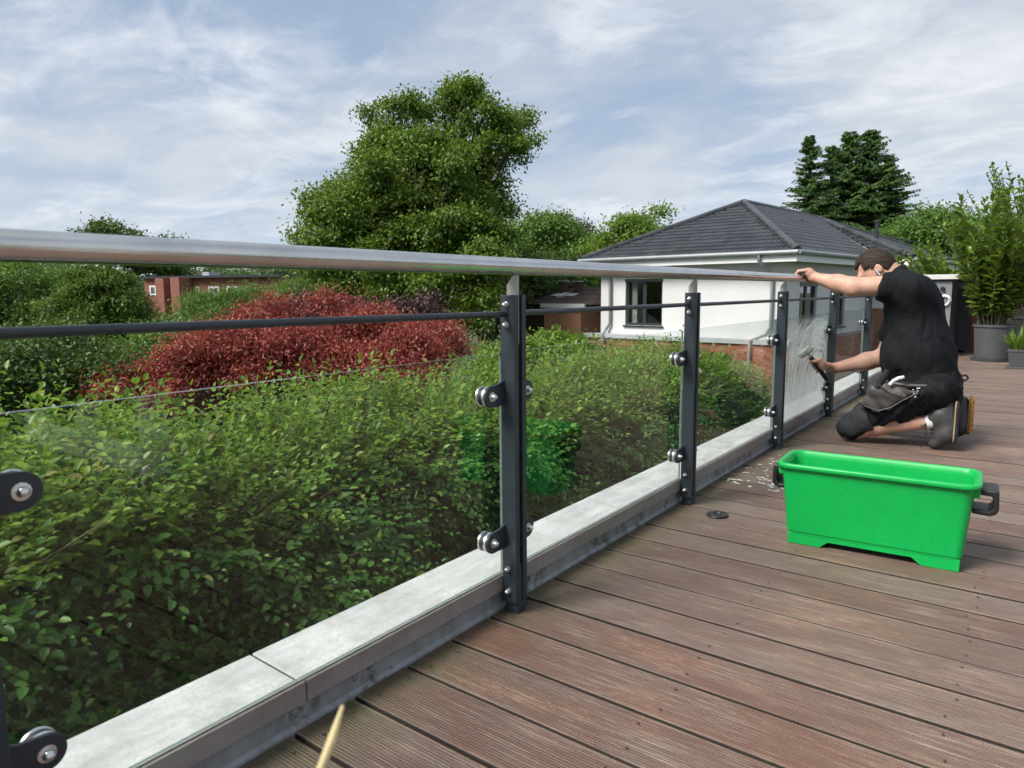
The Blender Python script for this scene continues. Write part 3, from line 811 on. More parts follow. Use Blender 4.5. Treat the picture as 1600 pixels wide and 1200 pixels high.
def hedge_sprays(n, tlo, thi, ylo, yhi, depth, nleaf, lsz, upb, outb, seed_t=None):
    t = RNG.uniform(tlo, thi, n); y = RNG.uniform(ylo, yhi, n)
    x, z, nx, nz = surf(t, y)
    nrm = unit(np.stack([nx, np.zeros(n), nz], 1))
    lump = np.where(t > 0.60, 0.35, 1.0)[:, None] * (0.10 * np.sin(y * 5.3 + z * 6) + 0.09 * np.sin(y * 2.7 - z * 9.1 + 2) + 0.08 * np.sin(y * 11 + z * 13 + 2 * np.sin(5 * z)))[:, None]
    p0 = np.stack([x, y, z], 1) + nrm * (lump - depth * RNG.random((n, 1)) - np.where(t > 0.60, 0.12, 0.10)[:, None])
    d = unit(nrm * outb + np.array([0, 0, upb]) + rvec(n) * 0.75)
    length = RNG.uniform(0.13, 0.30, n)
    k = np.arange(nleaf)
    P = []; A = []; N = []; S = []
    sidev = unit(np.cross(d, np.array([0, 0, 1.0]) + 0.35 * rvec(n)))
    for j in k:
        f = (j + 0.6) / nleaf
        sag = -0.10 * f * f
        q = p0 + d * (length * f)[:, None] + np.array([0, 0, 1.0]) * (sag * length)[:, None]
        s = 1 if j % 2 else -1
        ax = unit(d * 0.75 + sidev * s * 0.95 + np.array([0, 0, -0.25]) + 0.28 * rvec(n))
        if j == nleaf - 1: ax = unit(d + 0.2 * rvec(n) + np.array([0, 0, -0.2]))
        nn = unit(np.array([0, 0, 1.0]) + nrm * 0.55 + 0.38 * rvec(n))
        P.append(q); A.append(ax); N.append(nn); S.append(lsz * RNG.uniform(0.50, 1.30, n) * (1.0 - 0.30 * f))
    return np.concatenate(P), np.concatenate(A), np.concatenate(N), np.concatenate(S)
hp = []
hp.append(hedge_sprays(2600, 0.14, 0.48, 0.2, 2.6, 0.10, 9, 0.040, 0.15, 0.75))
hp.append(hedge_sprays(7600, 0.12, 0.60, 0.0, 3.4, 0.17, 9, 0.040, 0.15, 0.75))     # near face
hp.append(hedge_sprays(5400, 0.12, 0.60, 3.4, Y1, 0.17, 9, 0.041, 0.15, 0.75))      # far face
hp.append(hedge_sprays(1100, 0.12, 0.60, Y0, 0.0, 0.2, 8, 0.058, 0.15, 0.75))
P_, A_, N_, S_ = [np.concatenate(q) for q in zip(*hp)]
v_face, lf = leaf_arrays(P_, A_, N_, S_, S_ * 0.60)
hp2 = [hedge_sprays(4200, 0.60, 1.0, Y0 + 0.3, 3.6, 0.14, 9, 0.040, 0.75, 0.55), hedge_sprays(4000, 0.60, 1.0, 3.6, Y1, 0.14, 9, 0.041, 0.75, 0.55),
       hedge_sprays(420, 0.70, 0.97, 0.3, 6.5, -0.08, 12, 0.044, 1.6, 0.25)]
P2, A2, N2, S2 = [np.concatenate(q) for q in zip(*hp2)]
v_top, _ = leaf_arrays(P2, A2, N2, S2, S2 * 0.60)
# the leaves that show largest become objects of their own
vis = (P_[:, 2] > -0.75) & (P_[:, 1] > 0.55) & (P_[:, 1] < 2.4)
score = np.where(vis, P_[:, 0], -99.0)
pick = np.argsort(-score)[:300]
mask = np.ones(len(v_face), bool); mask[pick] = False
lead = leaf_mat('hornbeam_leaf_single', [(0.0, (0.050, 0.095, 0.020)), (1.0, (0.050, 0.095, 0.020))], 0.38, 0.34)
kk = lead.node_tree; oi = kk.nodes.new('ShaderNodeObjectInfo')
for n_ in kk.nodes:
    if n_.type == 'VALTORGB':
        kk.links.new(oi.outputs['Random'], n_.inputs[0])
        e = n_.color_ramp.elements; e[0].color = (0.040, 0.100, 0.022, 1); e[1].color = (0.15, 0.23, 0.042, 1)
lv0, _ = leaf_arrays(np.zeros((1, 3)), np.array([[0, 1.0, 0]]), np.array([[0, 0, 1.0]]), [1.0], [0.60])
leaf_o = None
for i in pick:
    a = unit(A_[i]); sdv = unit(np.cross(a, N_[i])); up = np.cross(sdv, a)
    mw = Matrix(((-sdv[0], a[0], up[0], P_[i][0] - HO[0]), (-sdv[1], a[1], up[1], P_[i][1] - HO[1]), (-sdv[2], a[2], up[2], P_[i][2] - HO[2]), (0, 0, 0, 1))) @ Matrix.Scale(S_[i], 4)
    if leaf_o is None:
        leaf_o = leaf_obj('leaf', lv0, lf, lead, hedge); o = leaf_o
    else: o = dup(leaf_o, hedge)
    o.matrix_basis = mw
tag(leaf_obj('foliage', v_face[mask] - HO, lf, LM['hedge'], hedge), kind='stuff')
tag(leaf_obj('top_growth', v_top - HO, lf, LM['hedge_top'], hedge), kind='stuff')
tw = MB(); rr = random.Random(12)
for i in range(420):
    t = rr.uniform(0.25, 1.0); y = rr.uniform(0.3, 6.6); x, z, nx, nz = [float(q) for q in surf(np.array(t), np.array(y))]
    n_ = Vector((nx, 0, nz)).normalized(); p = Vector((x, y, z)) - n_ * 0.30; d_ = (n_ * 0.8 + Vector((rr.uniform(-.6, .6), rr.uniform(-.8, .8), rr.uniform(-.1, .8)))).normalized(); L_ = rr.uniform(0.25, 0.48)
    o_ = Vector(HO); tw.tube([p - o_, p + d_ * L_ * 0.5 + Vector((0, 0, -0.01)) - o_, p + d_ * L_ - o_], [0.005, 0.0035, 0.0012], 4)
tag(tw.build('twigs', pm('hedge_twig', (0.10, 0.075, 0.05), 0.8), hedge), kind='stuff')
# woody core that keeps the hedge from being see-through: stems, twigs and a dense dark inside
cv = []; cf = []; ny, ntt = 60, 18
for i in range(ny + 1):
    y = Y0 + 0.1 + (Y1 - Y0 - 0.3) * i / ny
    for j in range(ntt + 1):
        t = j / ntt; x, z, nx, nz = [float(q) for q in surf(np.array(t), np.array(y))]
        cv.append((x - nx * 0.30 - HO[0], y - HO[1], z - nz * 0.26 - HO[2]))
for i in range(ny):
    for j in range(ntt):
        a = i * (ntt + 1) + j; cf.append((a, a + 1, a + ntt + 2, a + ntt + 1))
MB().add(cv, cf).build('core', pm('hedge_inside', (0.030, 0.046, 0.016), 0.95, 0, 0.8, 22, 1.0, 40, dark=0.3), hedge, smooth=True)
st = MB(); rr = random.Random(5)
for i in range(26):
    y = Y0 + 0.3 + i * 0.31; x = -2.45 + rr.uniform(-0.15, 0.15)
    st.tube([(x - HO[0], y - HO[1], 0), (x + 0.05 - HO[0], y + 0.05 - HO[1], 1.6), (x + 0.1 - HO[0], y - HO[1], 3.2)], [0.035, 0.025, 0.012], 6)
st.build('stems', BARK, hedge)

# ------------------------------------------------------------------ garden and background trees
def bushy(name, label, cat, px, py, depth, rpx, rpy, n, mat, leaf, **kw):
    return tree(name, label, cat, foot(px, depth), [blob(px, py, depth, rpx, rpy, n, kw.pop('rd', None))] + kw.pop('more', []), mat, BARK, leaf, **kw)
# red maple: broad low dome
D = 7.8
tree('red_maple', 'spreading red-leaved maple growing behind the green hedge', 'maple', foot(470, D),
     crown([(185, 600), (250, 560), (340, 528), (400, 500), (460, 482), (520, 478), (600, 498), (690, 515), (725, 530), (690, 575), (500, 605), (300, 625)], D, 46, 26, 52, 42, 0.55, 0.9, 3) + crown([(185, 605), (330, 540), (700, 530), (690, 590), (320, 630)], D - 0.5, 18, 30, 50, 40, 0.5, 0.5, 8),
     LM['red'], BARK, 0.060, trunk_r=0.09, clump=62, spread=0.23, aspect=0.42, droop=0.5, bough=9, limbs=1)
bushy('purple_shrub', 'dark purple-leaved shrub between red maple and large tree', 'shrub', 600, 503, 12.5, 95, 34, 120, LM['purple'], 0.11, more=[blob(480, 486, 13, 40, 30, 50), blob(670, 495, 12.5, 46, 32, 50)], clump=24, spread=0.32)
bushy('dark_shrub', 'dark green small-leaved shrub at lower left behind the railing', 'shrub', 60, 590, 7.5, 150, 75, 260, LM['dark'], 0.060, clump=60, spread=0.26, more=[blob(-60, 570, 7.5, 100, 70, 120), blob(170, 610, 7.3, 70, 60, 80)])
bushy('fern_bush', 'feathery mid green bush just left of the red maple', 'shrub', 285, 545, 10, 70, 34, 130, LM['mid'], 0.075, clump=44, spread=0.3, more=[blob(200, 570, 10, 60, 38, 80)])
tree('thuja_tree', 'dense rounded dark green conifer left of the brick apartment block', 'tree', foot(155, 15), [blob(150, 482, 15, 70, 55, 330), blob(150, 520, 15, 78, 55, 160), blob(150, 440, 15, 40, 26, 90)], LM['yew'], BARK, 0.10, conifer=True, trunk_r=0.16, spread=0.30, clump=64, droop=0.25, aspect=0.45)
bushy('light_tree', 'light green leafy tree at the far left edge', 'tree', 35, 465, 19, 75, 52, 220, LM['mid'], 0.12, clump=46, spread=0.5, more=[blob(-40, 470, 19, 60, 60, 90), blob(85, 455, 21, 30, 38, 60)], limbs=3)
bushy('willow_bush', 'feathery light green bush in front of the brick apartment block', 'bush', 350, 492, 20, 66, 38, 260, LM['mid'], 0.12, clump=52, spread=0.45, droop=0.9, aspect=0.3, more=[blob(420, 480, 21, 50, 32, 110), blob(310, 535, 19, 55, 26, 100), blob(460, 476, 23, 35, 36, 70)])
bushy('garden_bush', 'low green bush under the brick apartment block', 'bush', 250, 520, 17, 60, 20, 90, LM['dark'], 0.13, clump=24, spread=0.4)
# the large tree: dense lower crown, airy upper crown
D = 27.0
big = crown([(492, 380), (500, 310), (540, 265), (600, 238), (650, 215), (700, 222), (750, 250), (765, 310), (765, 400), (755, 500), (640, 510), (500, 490)], D, 84, 24, 46, 56, 0.9, 2.2, 5) + [blob(630, 350, D + 0.5, 105, 105, 360, 80), blob(640, 460, D, 115, 60, 200, 90), blob(560, 390, D, 60, 70, 120, 60)]
tree('large_broadleaf_tree', 'big broadleaf tree with dense rounded crown rising above the handrail', 'tree', foot(655, D), big, LM['big'], BARK, 0.21, trunk_r=0.34, clump=30, spread=0.55, limbs=1, bough=9)
airy = crown([(556, 205), (590, 170), (645, 148), (690, 132), (740, 132), (790, 150), (832, 180), (846, 225), (812, 238), (775, 262), (745, 290), (640, 250), (590, 225)], D + 2, 58, 13, 27, 24, 0.8, 2.0, 9) + [blob(785, 285, D + 2, 12, 10, 6, 12), blob(700, 270, D + 3, 60, 40, 60, 60)]
tree('airy_tree', 'taller open-crowned tree whose branches show above the big rounded tree', 'tree', foot(690, D + 2), airy, LM['big'], BARK, 0.21, trunk_r=0.22, clump=17, spread=0.45, limbs=1, shell=0.3, bough=5, density=0.95)
bushy('shade_tree', 'dark green tree filling the gap right of the big tree', 'tree', 800, 450, 33, 55, 60, 200, LM['dark'], 0.24, clump=26, spread=0.7, more=[blob(760, 470, 31, 40, 60, 90), blob(860, 440, 35, 50, 40, 110)])
bushy('round_green_tree', 'mid green round tree behind the small brick house', 'tree', 850, 378, 42, 62, 40, 240, LM['mid'], 0.28, clump=26, spread=0.85, more=[blob(900, 400, 42, 55, 45, 150), blob(800, 400, 42, 40, 40, 100)])
bushy('copper_tree', 'dull bronze-green tree top behind the round green tree', 'tree', 885, 362, 48, 32, 26, 70, LM['purple'], 0.28, clump=22, spread=0.7)
bushy('bright_tree', 'bright light green tree left of the white house roof', 'tree', 985, 382, 38, 55, 42, 210, LM['light'], 0.26, clump=24, spread=0.7, more=[blob(1000, 348, 38, 26, 20, 34), blob(930, 405, 38, 40, 35, 90), blob(1040, 350, 39, 16, 28, 30)])
bushy('hidden_tree', 'dark green trees behind the chimneys of the small house', 'tree', 900, 440, 37, 75, 38, 170, LM['dark'], 0.25, clump=24, spread=0.7)
# conifers behind the white house
D = 40
def spruce(name, label, px, depth, leaders, mat, nb, card):
    """leaders: (px, top py, bottom py, radius px, share of branches)"""
    base = np.array(foot(px, depth)); root = empty(name, tuple(base)); tag(root, label, 'tree'); k = depth / FPX
    vs_ = []; wood = MB(); rr = random.Random(int(px))
    for (lx, ty, by, rpx, sh_) in leaders:
        top = at(lx, ty, depth); bot = at(lx, by, depth); Rr = rpx * k
        wood.tube([(bot[0] - base[0], bot[1] - base[1], 0.0), tuple(bot - base), tuple((top + bot) / 2 - base), tuple(top - base)], [0.32, 0.26, 0.16, 0.02], 7)
        for i in range(int(nb * sh_)):
            h = rr.random() ** 0.85; an = rr.uniform(0, 6.283)
            L = Rr * (0.05 + 0.98 * (1 - h) ** 0.80) * rr.uniform(0.55, 1.25); o = bot + (top - bot) * h
            out = np.array([math.cos(an), math.sin(an), 0.0]); up0 = 0.55 * h + 0.10
            ts = np.linspace(0.08, 1, max(6, int(L / 0.13)))
            pts = o + out * (L * ts)[:, None] + np.array([0, 0, 1.0]) * (L * (up0 * ts - 0.48 * ts ** 1.5 + 0.16 * ts ** 4))[:, None]
            if i % 3 == 0: wood.tube([tuple(o - base), tuple(pts[len(pts) // 2] - base), tuple(pts[-1] - base)], [0.05, 0.03, 0.008], 4)
            m = 12; n_ = len(pts) * m
            pp_ = np.repeat(pts, m, 0); sd2 = np.cross(out, [0, 0, 1.0]); tt = np.repeat(ts, m)[:, None]
            sgn = RNG.choice([-1.0, 1.0], (n_, 1)); wide = 0.26 * L * (1.05 - tt) * RNG.random((n_, 1))
            pp_ = pp_ + sd2 * sgn * wide + np.array([0, 0, -1.0]) * (wide * 0.35 + 0.05 * RNG.random((n_, 1)))
            ax_2 = unit(out * 0.8 + sd2 * sgn * 0.7 + np.array([0, 0, -0.35]) + 0.35 * rvec(n_))
            s_2 = card * RNG.uniform(0.6, 1.2, n_)
            v, f = leaf_arrays(pp_, ax_2, unit(np.array([0, 0, 1.0]) + 0.5 * rvec(n_)), s_2, s_2 * 0.34, 'rhomb'); vs_.append(v)
    leaf_obj('crown', np.concatenate(vs_) - base, f, mat, root)
    wood.build('trunk', BARK, root, smooth=True)
spruce('spruce_tree', 'broad dark spruce standing behind the white house roof', 1345, D, [(1330, 205, 400, 84, 1.0), (1362, 203, 390, 82, 1.0), (1300, 226, 380, 58, 0.5), (1390, 242, 390, 58, 0.5)], LM['needle'], 290, 0.19)
spruce('slim_spruce_tree', 'slimmer dark spruce left of the broad spruce', 1264, D - 1, [(1266, 212, 400, 54, 0.9)], LM['needle'], 290, 0.18)
bushy('green_grove_tree', 'mid green tree right of the spruces above the tiled roof', 'tree', 1455, 375, 36, 70, 48, 330, LM['mid'], 0.25, clump=26, spread=0.75, more=[blob(1420, 400, 36, 50, 50, 130)])
bushy('grove_edge_tree', 'green tree at the right edge behind the potted laurel', 'tree', 1560, 395, 34, 80, 60, 260, LM['mid'], 0.24, clump=26, spread=0.75)
# far trees
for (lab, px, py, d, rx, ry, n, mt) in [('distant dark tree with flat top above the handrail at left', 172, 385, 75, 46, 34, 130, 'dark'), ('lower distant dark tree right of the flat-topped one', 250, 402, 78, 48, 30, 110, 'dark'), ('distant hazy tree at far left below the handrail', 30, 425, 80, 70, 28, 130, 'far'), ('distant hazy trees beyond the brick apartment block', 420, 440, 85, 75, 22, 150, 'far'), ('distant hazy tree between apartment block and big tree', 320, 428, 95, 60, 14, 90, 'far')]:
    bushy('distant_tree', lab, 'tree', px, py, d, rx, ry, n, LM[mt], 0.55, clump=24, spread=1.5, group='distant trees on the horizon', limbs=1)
ft = []
for q in range(46):
    px = -500 + q * 60; ft.append(blob(px + random.uniform(-25, 25), 452 + random.uniform(-6, 6), 120 + random.uniform(-12, 20), 45, 18 + random.uniform(-5, 8), 46))
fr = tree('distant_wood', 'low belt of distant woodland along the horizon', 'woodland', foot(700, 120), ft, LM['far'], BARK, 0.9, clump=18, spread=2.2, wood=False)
tag(fr, kind='stuff')
tag(bushy('rhododendron_bush', 'bright green shrub with wilted pink blooms before the small brick house', 'shrub', 865, 548, 12.5, 60, 24, 120, LM['light'], 0.11, clump=22, spread=0.3, droop=0.1, more=[blob(790, 570, 12.5, 60, 28, 90)]))
bushy('wall_shrub', 'dark green shrub between the hedge end and white house', 'shrub', 1128, 622, 11.0, 50, 46, 170, LM['dark'], 0.085, clump=34, spread=0.28, more=[blob(1120, 660, 10.6, 70, 60, 120), blob(1060, 585, 12, 60, 26, 90), blob(1120, 572, 12, 34, 18, 30)])
# ------------------------------------------------------------------ white house with tiled hip roof
M['white_render'] = pm('white_render', (0.60, 0.605, 0.61), 0.85, 0, 0.35, 0.9, 0.12, 60, dark=0.90)
M['white_board'] = pm('white_board', (0.78, 0.79, 0.79), 0.5, 0, 0.2, 3, dark=0.93)
M['zinc'] = pm('zinc_gutter', (0.26, 0.285, 0.295), 0.42, 0.15, 0.4, 6, dark=0.8)
M['zinc_cover'] = pm('zinc_cover', (0.40, 0.43, 0.44), 0.5, 0.0, 0.4, 4, dark=0.82)
M['win_frame'] = pm('anthracite_window', (0.030, 0.036, 0.044), 0.4)
M['curtain'] = pm('curtain', (0.8, 0.8, 0.77), 0.9)
M['room'] = pm('dim_room', (0.22, 0.22, 0.21), 0.9)
def pane_mat():
    k = NT('window_glass')
    fr = k.n('ShaderNodeFresnel'); fr.inputs[0].default_value = 1.5
    tr = k.n('ShaderNodeBsdfTransparent'); tr.inputs[0].default_value = (0.8, 0.84, 0.83, 1)
    gl = k.n('ShaderNodeBsdfGlossy'); gl.inputs['Roughness'].default_value = 0.02
    g = k.n('ShaderNodeNewGeometry')
    ms = k.n('ShaderNodeMixShader'); k.l(k.math('MINIMUM', k.math('MULTIPLY', k.math('MULTIPLY', fr.outputs[0], 2.2), k.math('SUBTRACT', 1.0, g.outputs['Backfacing'])), 0.9), ms.inputs[0])
    k.l(tr.outputs[0], ms.inputs[1]); k.l(gl.outputs[0], ms.inputs[2]); k.l(ms.outputs[0], k.o.inputs[0])
    return k.m
M['pane'] = pane_mat()
def brick_mat(name, c0, c1, c2, island=False):
    k = NT(name)
    if island:
        g = k.n('ShaderNodeNewGeometry'); r = g.outputs['Random Per Island']
    else:
        oi = k.n('ShaderNodeObjectInfo'); r = oi.outputs['Random']
    n = k.noise(k.coord('Object'), 30, 4, 0.6)
    k.col(k.mix(k.math('MULTIPLY', n, 0.5), k.ramp(r, [(0.0, c0), (0.5, c1), (1.0, c2)]), tuple(x * 0.6 for x in c0)))
    k.rough(0.85); k.bump(n, 0.3, 0.004)
    return k.m
BC = ((0.24, 0.085, 0.052), (0.33, 0.125, 0.072), (0.40, 0.18, 0.105))
M['brick1'] = brick_mat('red_brick', *BC); M['brickN'] = brick_mat('red_brick_joined', *BC, island=True)
M['mortar'] = pm('mortar', (0.33, 0.29, 0.25), 0.95, 0, 0.4, 20)
def tile_mat(name, island):
    k = NT(name)
    if island:
        g = k.n('ShaderNodeNewGeometry'); r = g.outputs['Random Per Island']
    else:
        oi = k.n('ShaderNodeObjectInfo'); r = oi.outputs['Random']
    k.col(k.ramp(r, [(0.0, (0.024, 0.026, 0.030)), (1.0, (0.052, 0.056, 0.062))])); k.rough(0.33)
    k.b.inputs['Specular IOR Level'].default_value = 0.42
    return k.m
M['tile1'] = tile_mat('anthracite_tile', False); M['tileN'] = tile_mat('anthracite_tile_joined', True)
M['copper'] = pm('copper_valley', (0.42, 0.27, 0.19), 0.5, 0.2)

HT = R_(-6.08)
KX, KY = -6.230, 22.772
HW = 6.85
house = empty('white_house', (KX, KY, GZ), HT)
tag(house, 'white rendered house with dark tiled hip roof behind the kneeling man', 'house')
Z = lambda z: z - GZ
EZ, BZ = 1.98, -0.69       # eaves and top of the brick storey
def hb(name, mat, *boxes, bevel=0.0):
    b = MB()
    for q in boxes: b.box(q[0], q[1], q[2], q[3], Z(q[4]), Z(q[5]))
    return b.build(name, mat, house, bevel=bevel)
# walls are built round the window openings
WX0, WX1, WZ0, WZ1 = -5.78, -4.27, -0.32, 1.32
hb('wall', M['white_render'], (-HW, WX0, 0, 0.3, BZ, EZ), (WX1, 0, 0, 0.3, BZ, EZ), (WX0, WX1, 0, 0.3, BZ, WZ0), (WX0, WX1, 0, 0.3, WZ1, EZ), (-HW, -HW + 0.3, 0.3, 16, BZ, EZ), (-HW, 0, 15.7, 16, BZ, EZ))
SW = [(1.20, 2.75), (4.35, 5.65)]
sbx = []; yy = 0.3
for a, b_ in SW:
    sbx += [(-0.3, 0, yy, a, BZ, EZ), (-0.3, 0, a, b_, 1.20, EZ), (-0.3, 0, a, b_, BZ, -0.42)]; yy = b_
sbx.append((-0.3, 0, yy, 8.5, BZ, EZ))
hb('side_wall', M['white_render'], *sbx)
hb('wing_wall', M['white_render'], (0.0, 1.1, 8.5, 8.8, 0.15, EZ), (0.8, 1.1, 8.8, 15.5, 0.15, EZ))
hb('wing_brick', M['brickN'], (0.0, 1.08, 8.52, 8.8, GZ, 0.15), (0.8, 1.08, 8.8, 15.5, GZ, 0.15))
hb('floor_slab', M['room'], (-HW + 0.3, -0.3, 0.3, 15.7, BZ - 0.1, BZ), (-HW + 0.3, -0.3, 2.6, 2.7, BZ, EZ))
def window(x0, x1, z0, z1, side=False, curtain=True):
    """frame set back in the opening, two leaves, glass, sill"""
    def B(b, a0, a1, d0, d1, q0, q1):
        if side: b.box(-d1, -d0, a0, a1, Z(q0), Z(q1))
        else: b.box(a0, a1, d0, d1, Z(q0), Z(q1))
    fr = MB(); t = 0.085; mid = (x0 + x1) / 2
    B(fr, x0, x0 + t, 0.08, 0.16, z0, z1); B(fr, x1 - t, x1, 0.08, 0.16, z0, z1); B(fr, x0 + t, x1 - t, 0.08, 0.16, z0, z0 + t); B(fr, x0 + t, x1 - t, 0.08, 0.16, z1 - t, z1)
    B(fr, mid - 0.07, mid + 0.07, 0.078, 0.162, z0 + t, z1 - t)
    f = fr.build('window', M['win_frame'], house)
    for a, b_ in ((x0 + t, mid - 0.07), (mid + 0.07, x1 - t)):
        p = MB(); B(p, a, b_, 0.115, 0.125, z0 + t, z1 - t); p.build('pane', M['pane'], f)
    s = MB(); B(s, x0 - 0.06, x1 + 0.06, -0.06, 0.079, z0 - 0.06, z0 - 0.003); s.build('sill', M['win_frame'], f)
    r = MB(); B(r, x0 - 0.02, x1 + 0.02, -0.015, 0.079, z1 - 0.20 if side else z1 - 0.10, z1 + 0.004); r.build('shutter_box', M['win_frame'], f)
    if curtain:
        c = MB(); n = 24
        for (a, b_) in ((x0 + t + 0.03, x0 + t + 0.26), (mid - 0.14, mid - 0.08)):
            for q in range(n):
                u0 = a + (b_ - a) * q / n; u1 = a + (b_ - a) * (q + 1) / n
                c.add([(u0, 0.26 + 0.02 * math.sin(q * 1.3), Z(z0)), (u1, 0.26 + 0.02 * math.sin((q + 1) * 1.3), Z(z0)), (u1, 0.26 + 0.02 * math.sin((q + 1) * 1.3), Z(z1)), (u0, 0.26 + 0.02 * math.sin(q * 1.3), Z(z1))], [(0, 1, 2, 3)])
        c.build('curtain', M['curtain'], f)
    return f
window(WX0, WX1, WZ0, WZ1)
for a, b_ in SW: window(a, b_, -0.42, 1.20, True, False)
# projecting brick ground floor with its zinc cover
FY = -0.42
hb('ledge_cover', M['zinc_cover'], (-HW - 0.45, 0.35, FY - 0.06, -0.004, BZ - 0.015, BZ + 0.05), (-HW - 0.45, 0.35, FY - 0.06, FY - 0.04, BZ - 0.09, BZ - 0.015))
hb('brick_backing', M['mortar'], (-HW - 0.4, 0.30, FY + 0.012, 0.3, GZ - 0.1, BZ - 0.016), (0.012, 0.29, 0.3, 8.5, GZ - 0.1, BZ - 0.016))
bx, bz, jt = 0.24, 0.064, 0.0115
bm0 = MB().box(0, bx, 0, 0.03, 0, bz).build('brick', M['brick1'], house)
first_b = True; joined = MB(); cnt = 0
row = 0; zc = BZ - 0.03 - bz
while zc > GZ:
    off = (row % 2) * (bx + jt) / 2
    x = 0.30 - bx + (off if row % 2 else 0.0) - (bx + jt if row % 2 else 0)
    while x > -HW - 0.45:
        x0_, x1_ = max(x, -HW - 0.40), min(x + bx, 0.30)
        if x > -1.75 and zc > -2.85 and cnt < 300 and x + bx <= 0.301:
            o = bm0 if first_b else dup(bm0, house); first_b = False
            o.location = (x, FY + random.uniform(-0.002, 0.002), Z(zc)); cnt += 1
        elif zc > -2.9:
            joined.box(x0_, x1_, FY + random.uniform(-0.002, 0.002), FY + 0.03, Z(zc), Z(zc + bz))
        x -= bx + jt
    y = 0.31
    while y < 8.3 and zc > -2.0:
        joined.box(0.27, 0.302, y + (off if row % 2 else 0), y + bx + (off if row % 2 else 0), Z(zc), Z(zc + bz)); y += bx + jt
    row += 1; zc -= bz + jt
tag(joined.build('brickwork', M['brickN'], house), kind='stuff')

# roof planes: each is a polygon with an eaves line; tiles are laid on it in courses
OV = 0.50
AP = (-3.42, 4.4, 4.16); RB = (-3.42, 12.0, 4.12); RE = (-3.42, 13.2, 4.1)
c00 = (-HW - OV, -OV, EZ + 0.06); c10 = (OV, -OV, EZ + 0.06); cv_ = (OV, 8.0, EZ + 0.06); w0 = (1.60, 8.0, EZ + 0.06); w1 = (1.60, 16.0, EZ + 0.06); c01 = (-HW - OV, 16.5, EZ + 0.06); cb_ = (OV, 16.5, EZ + 0.06)
planes = [('front', [c00, c10, AP], c00, c10), ('side', [c10, cv_, RB, AP], c10, cv_), ('wing_front', [w0, w1, RB], w0, w1), ('wing_side', [cv_, w0, RB], cv_, w0), ('back_side', [c01, c00, AP, RB, RE], c01, c00)]
tw, tl = 0.295, 0.345
def tile_mb():
    b = MB(); n = 12; lip = 0.045
    vs = []
    for j, (yy, zz2) in enumerate(((-0.02, 0.034), (tl + 0.02, 0.010))):
        for i in range(n + 1):
            u = i / n; w = 0.042 * (0.5 - 0.5 * math.cos(u * 4 * math.pi)) ** 0.8
            vs.append((u * tw, yy, zz2 + w))
    for i in range(n + 1):
        u = i / n; w = 0.042 * (0.5 - 0.5 * math.cos(u * 4 * math.pi)) ** 0.8
        vs.append((u * tw, -0.018, 0.034 + w - lip))
    fs = [(i, i + 1, n + 2 + i, n + 1 + i) for i in range(n)] + [(2 * n + 2 + i, 2 * n + 3 + i, i + 1, i) for i in range(n)]
    return vs, fs
tvs, tfs = tile_mb()
tile0 = MB().add(tvs, tfs).build('roof_tile', M['tile1'], house, smooth=True)
tile_mw = []
under = MB()
for nm, poly, e0, e1 in planes:
    P3 = [Vector((p[0], p[1], Z(p[2]))) for p in poly]; E0 = Vector((e0[0], e0[1], Z(e0[2]))); E1 = Vector((e1[0], e1[1], Z(e1[2])))
    ax = (E1 - E0).normalized(); nrm = None
    nrm = (P3[1] - P3[0]).cross(P3[-1] - P3[0]).normalized()
    if nrm.z < 0: nrm = -nrm
    ay = nrm.cross(ax).normalized()
    if ay.z < 0: ay = -ay
    if ax.cross(ay).z < 0: ax = -ax; E0 = E1
    under.add([p - nrm * 0.02 for p in P3], [tuple(range(len(P3)))])
    uv = [((p - E0).dot(ax), (p - E0).dot(ay)) for p in P3]
    def inside(u, v):
        c = False; n = len(uv)
        for i in range(n):
            a, b_ = uv[i], uv[(i + 1) % n]
            if (a[1] > v) != (b_[1] > v) and u < (b_[0] - a[0]) * (v - a[1]) / (b_[1] - a[1]) + a[0]: c = not c
        return c
    if nm == 'back_side': continue
    umin = min(q[0] for q in uv); umax = max(q[0] for q in uv); vmax = max(q[1] for q in uv)
    r = 0
    while r * tl < vmax:
        u = umin - tw
        while u < umax:
            if inside(u + tw / 2, r * tl + tl * 0.45):
                o = E0 + ax * u + ay * (r * tl)
                tile_mw.append((nm, Matrix(((ax.x, ay.x, nrm.x, o.x), (ax.y, ay.y, nrm.y, o.y), (ax.z, ay.z, nrm.z, o.z), (0, 0, 0, 1)))))
            u += tw
        r += 1
under.build('roof', pm('roof_underlay', (0.02, 0.021, 0.023), 0.8), house)
big_t = [t for t in tile_mw if t[0] == 'front'] + [t for t in tile_mw if t[0] != 'front']
jt_m = MB()
for i, (nm, mw) in enumerate(big_t):
    if i < 300:
        o = tile0 if i == 0 else dup(tile0, house)
        o.matrix_basis = mw
    else:
        jt_m.add([mw @ Vector(v) for v in tvs], tfs)
tag(jt_m.build('roof_tiles', M['tileN'], house, smooth=True), kind='stuff')
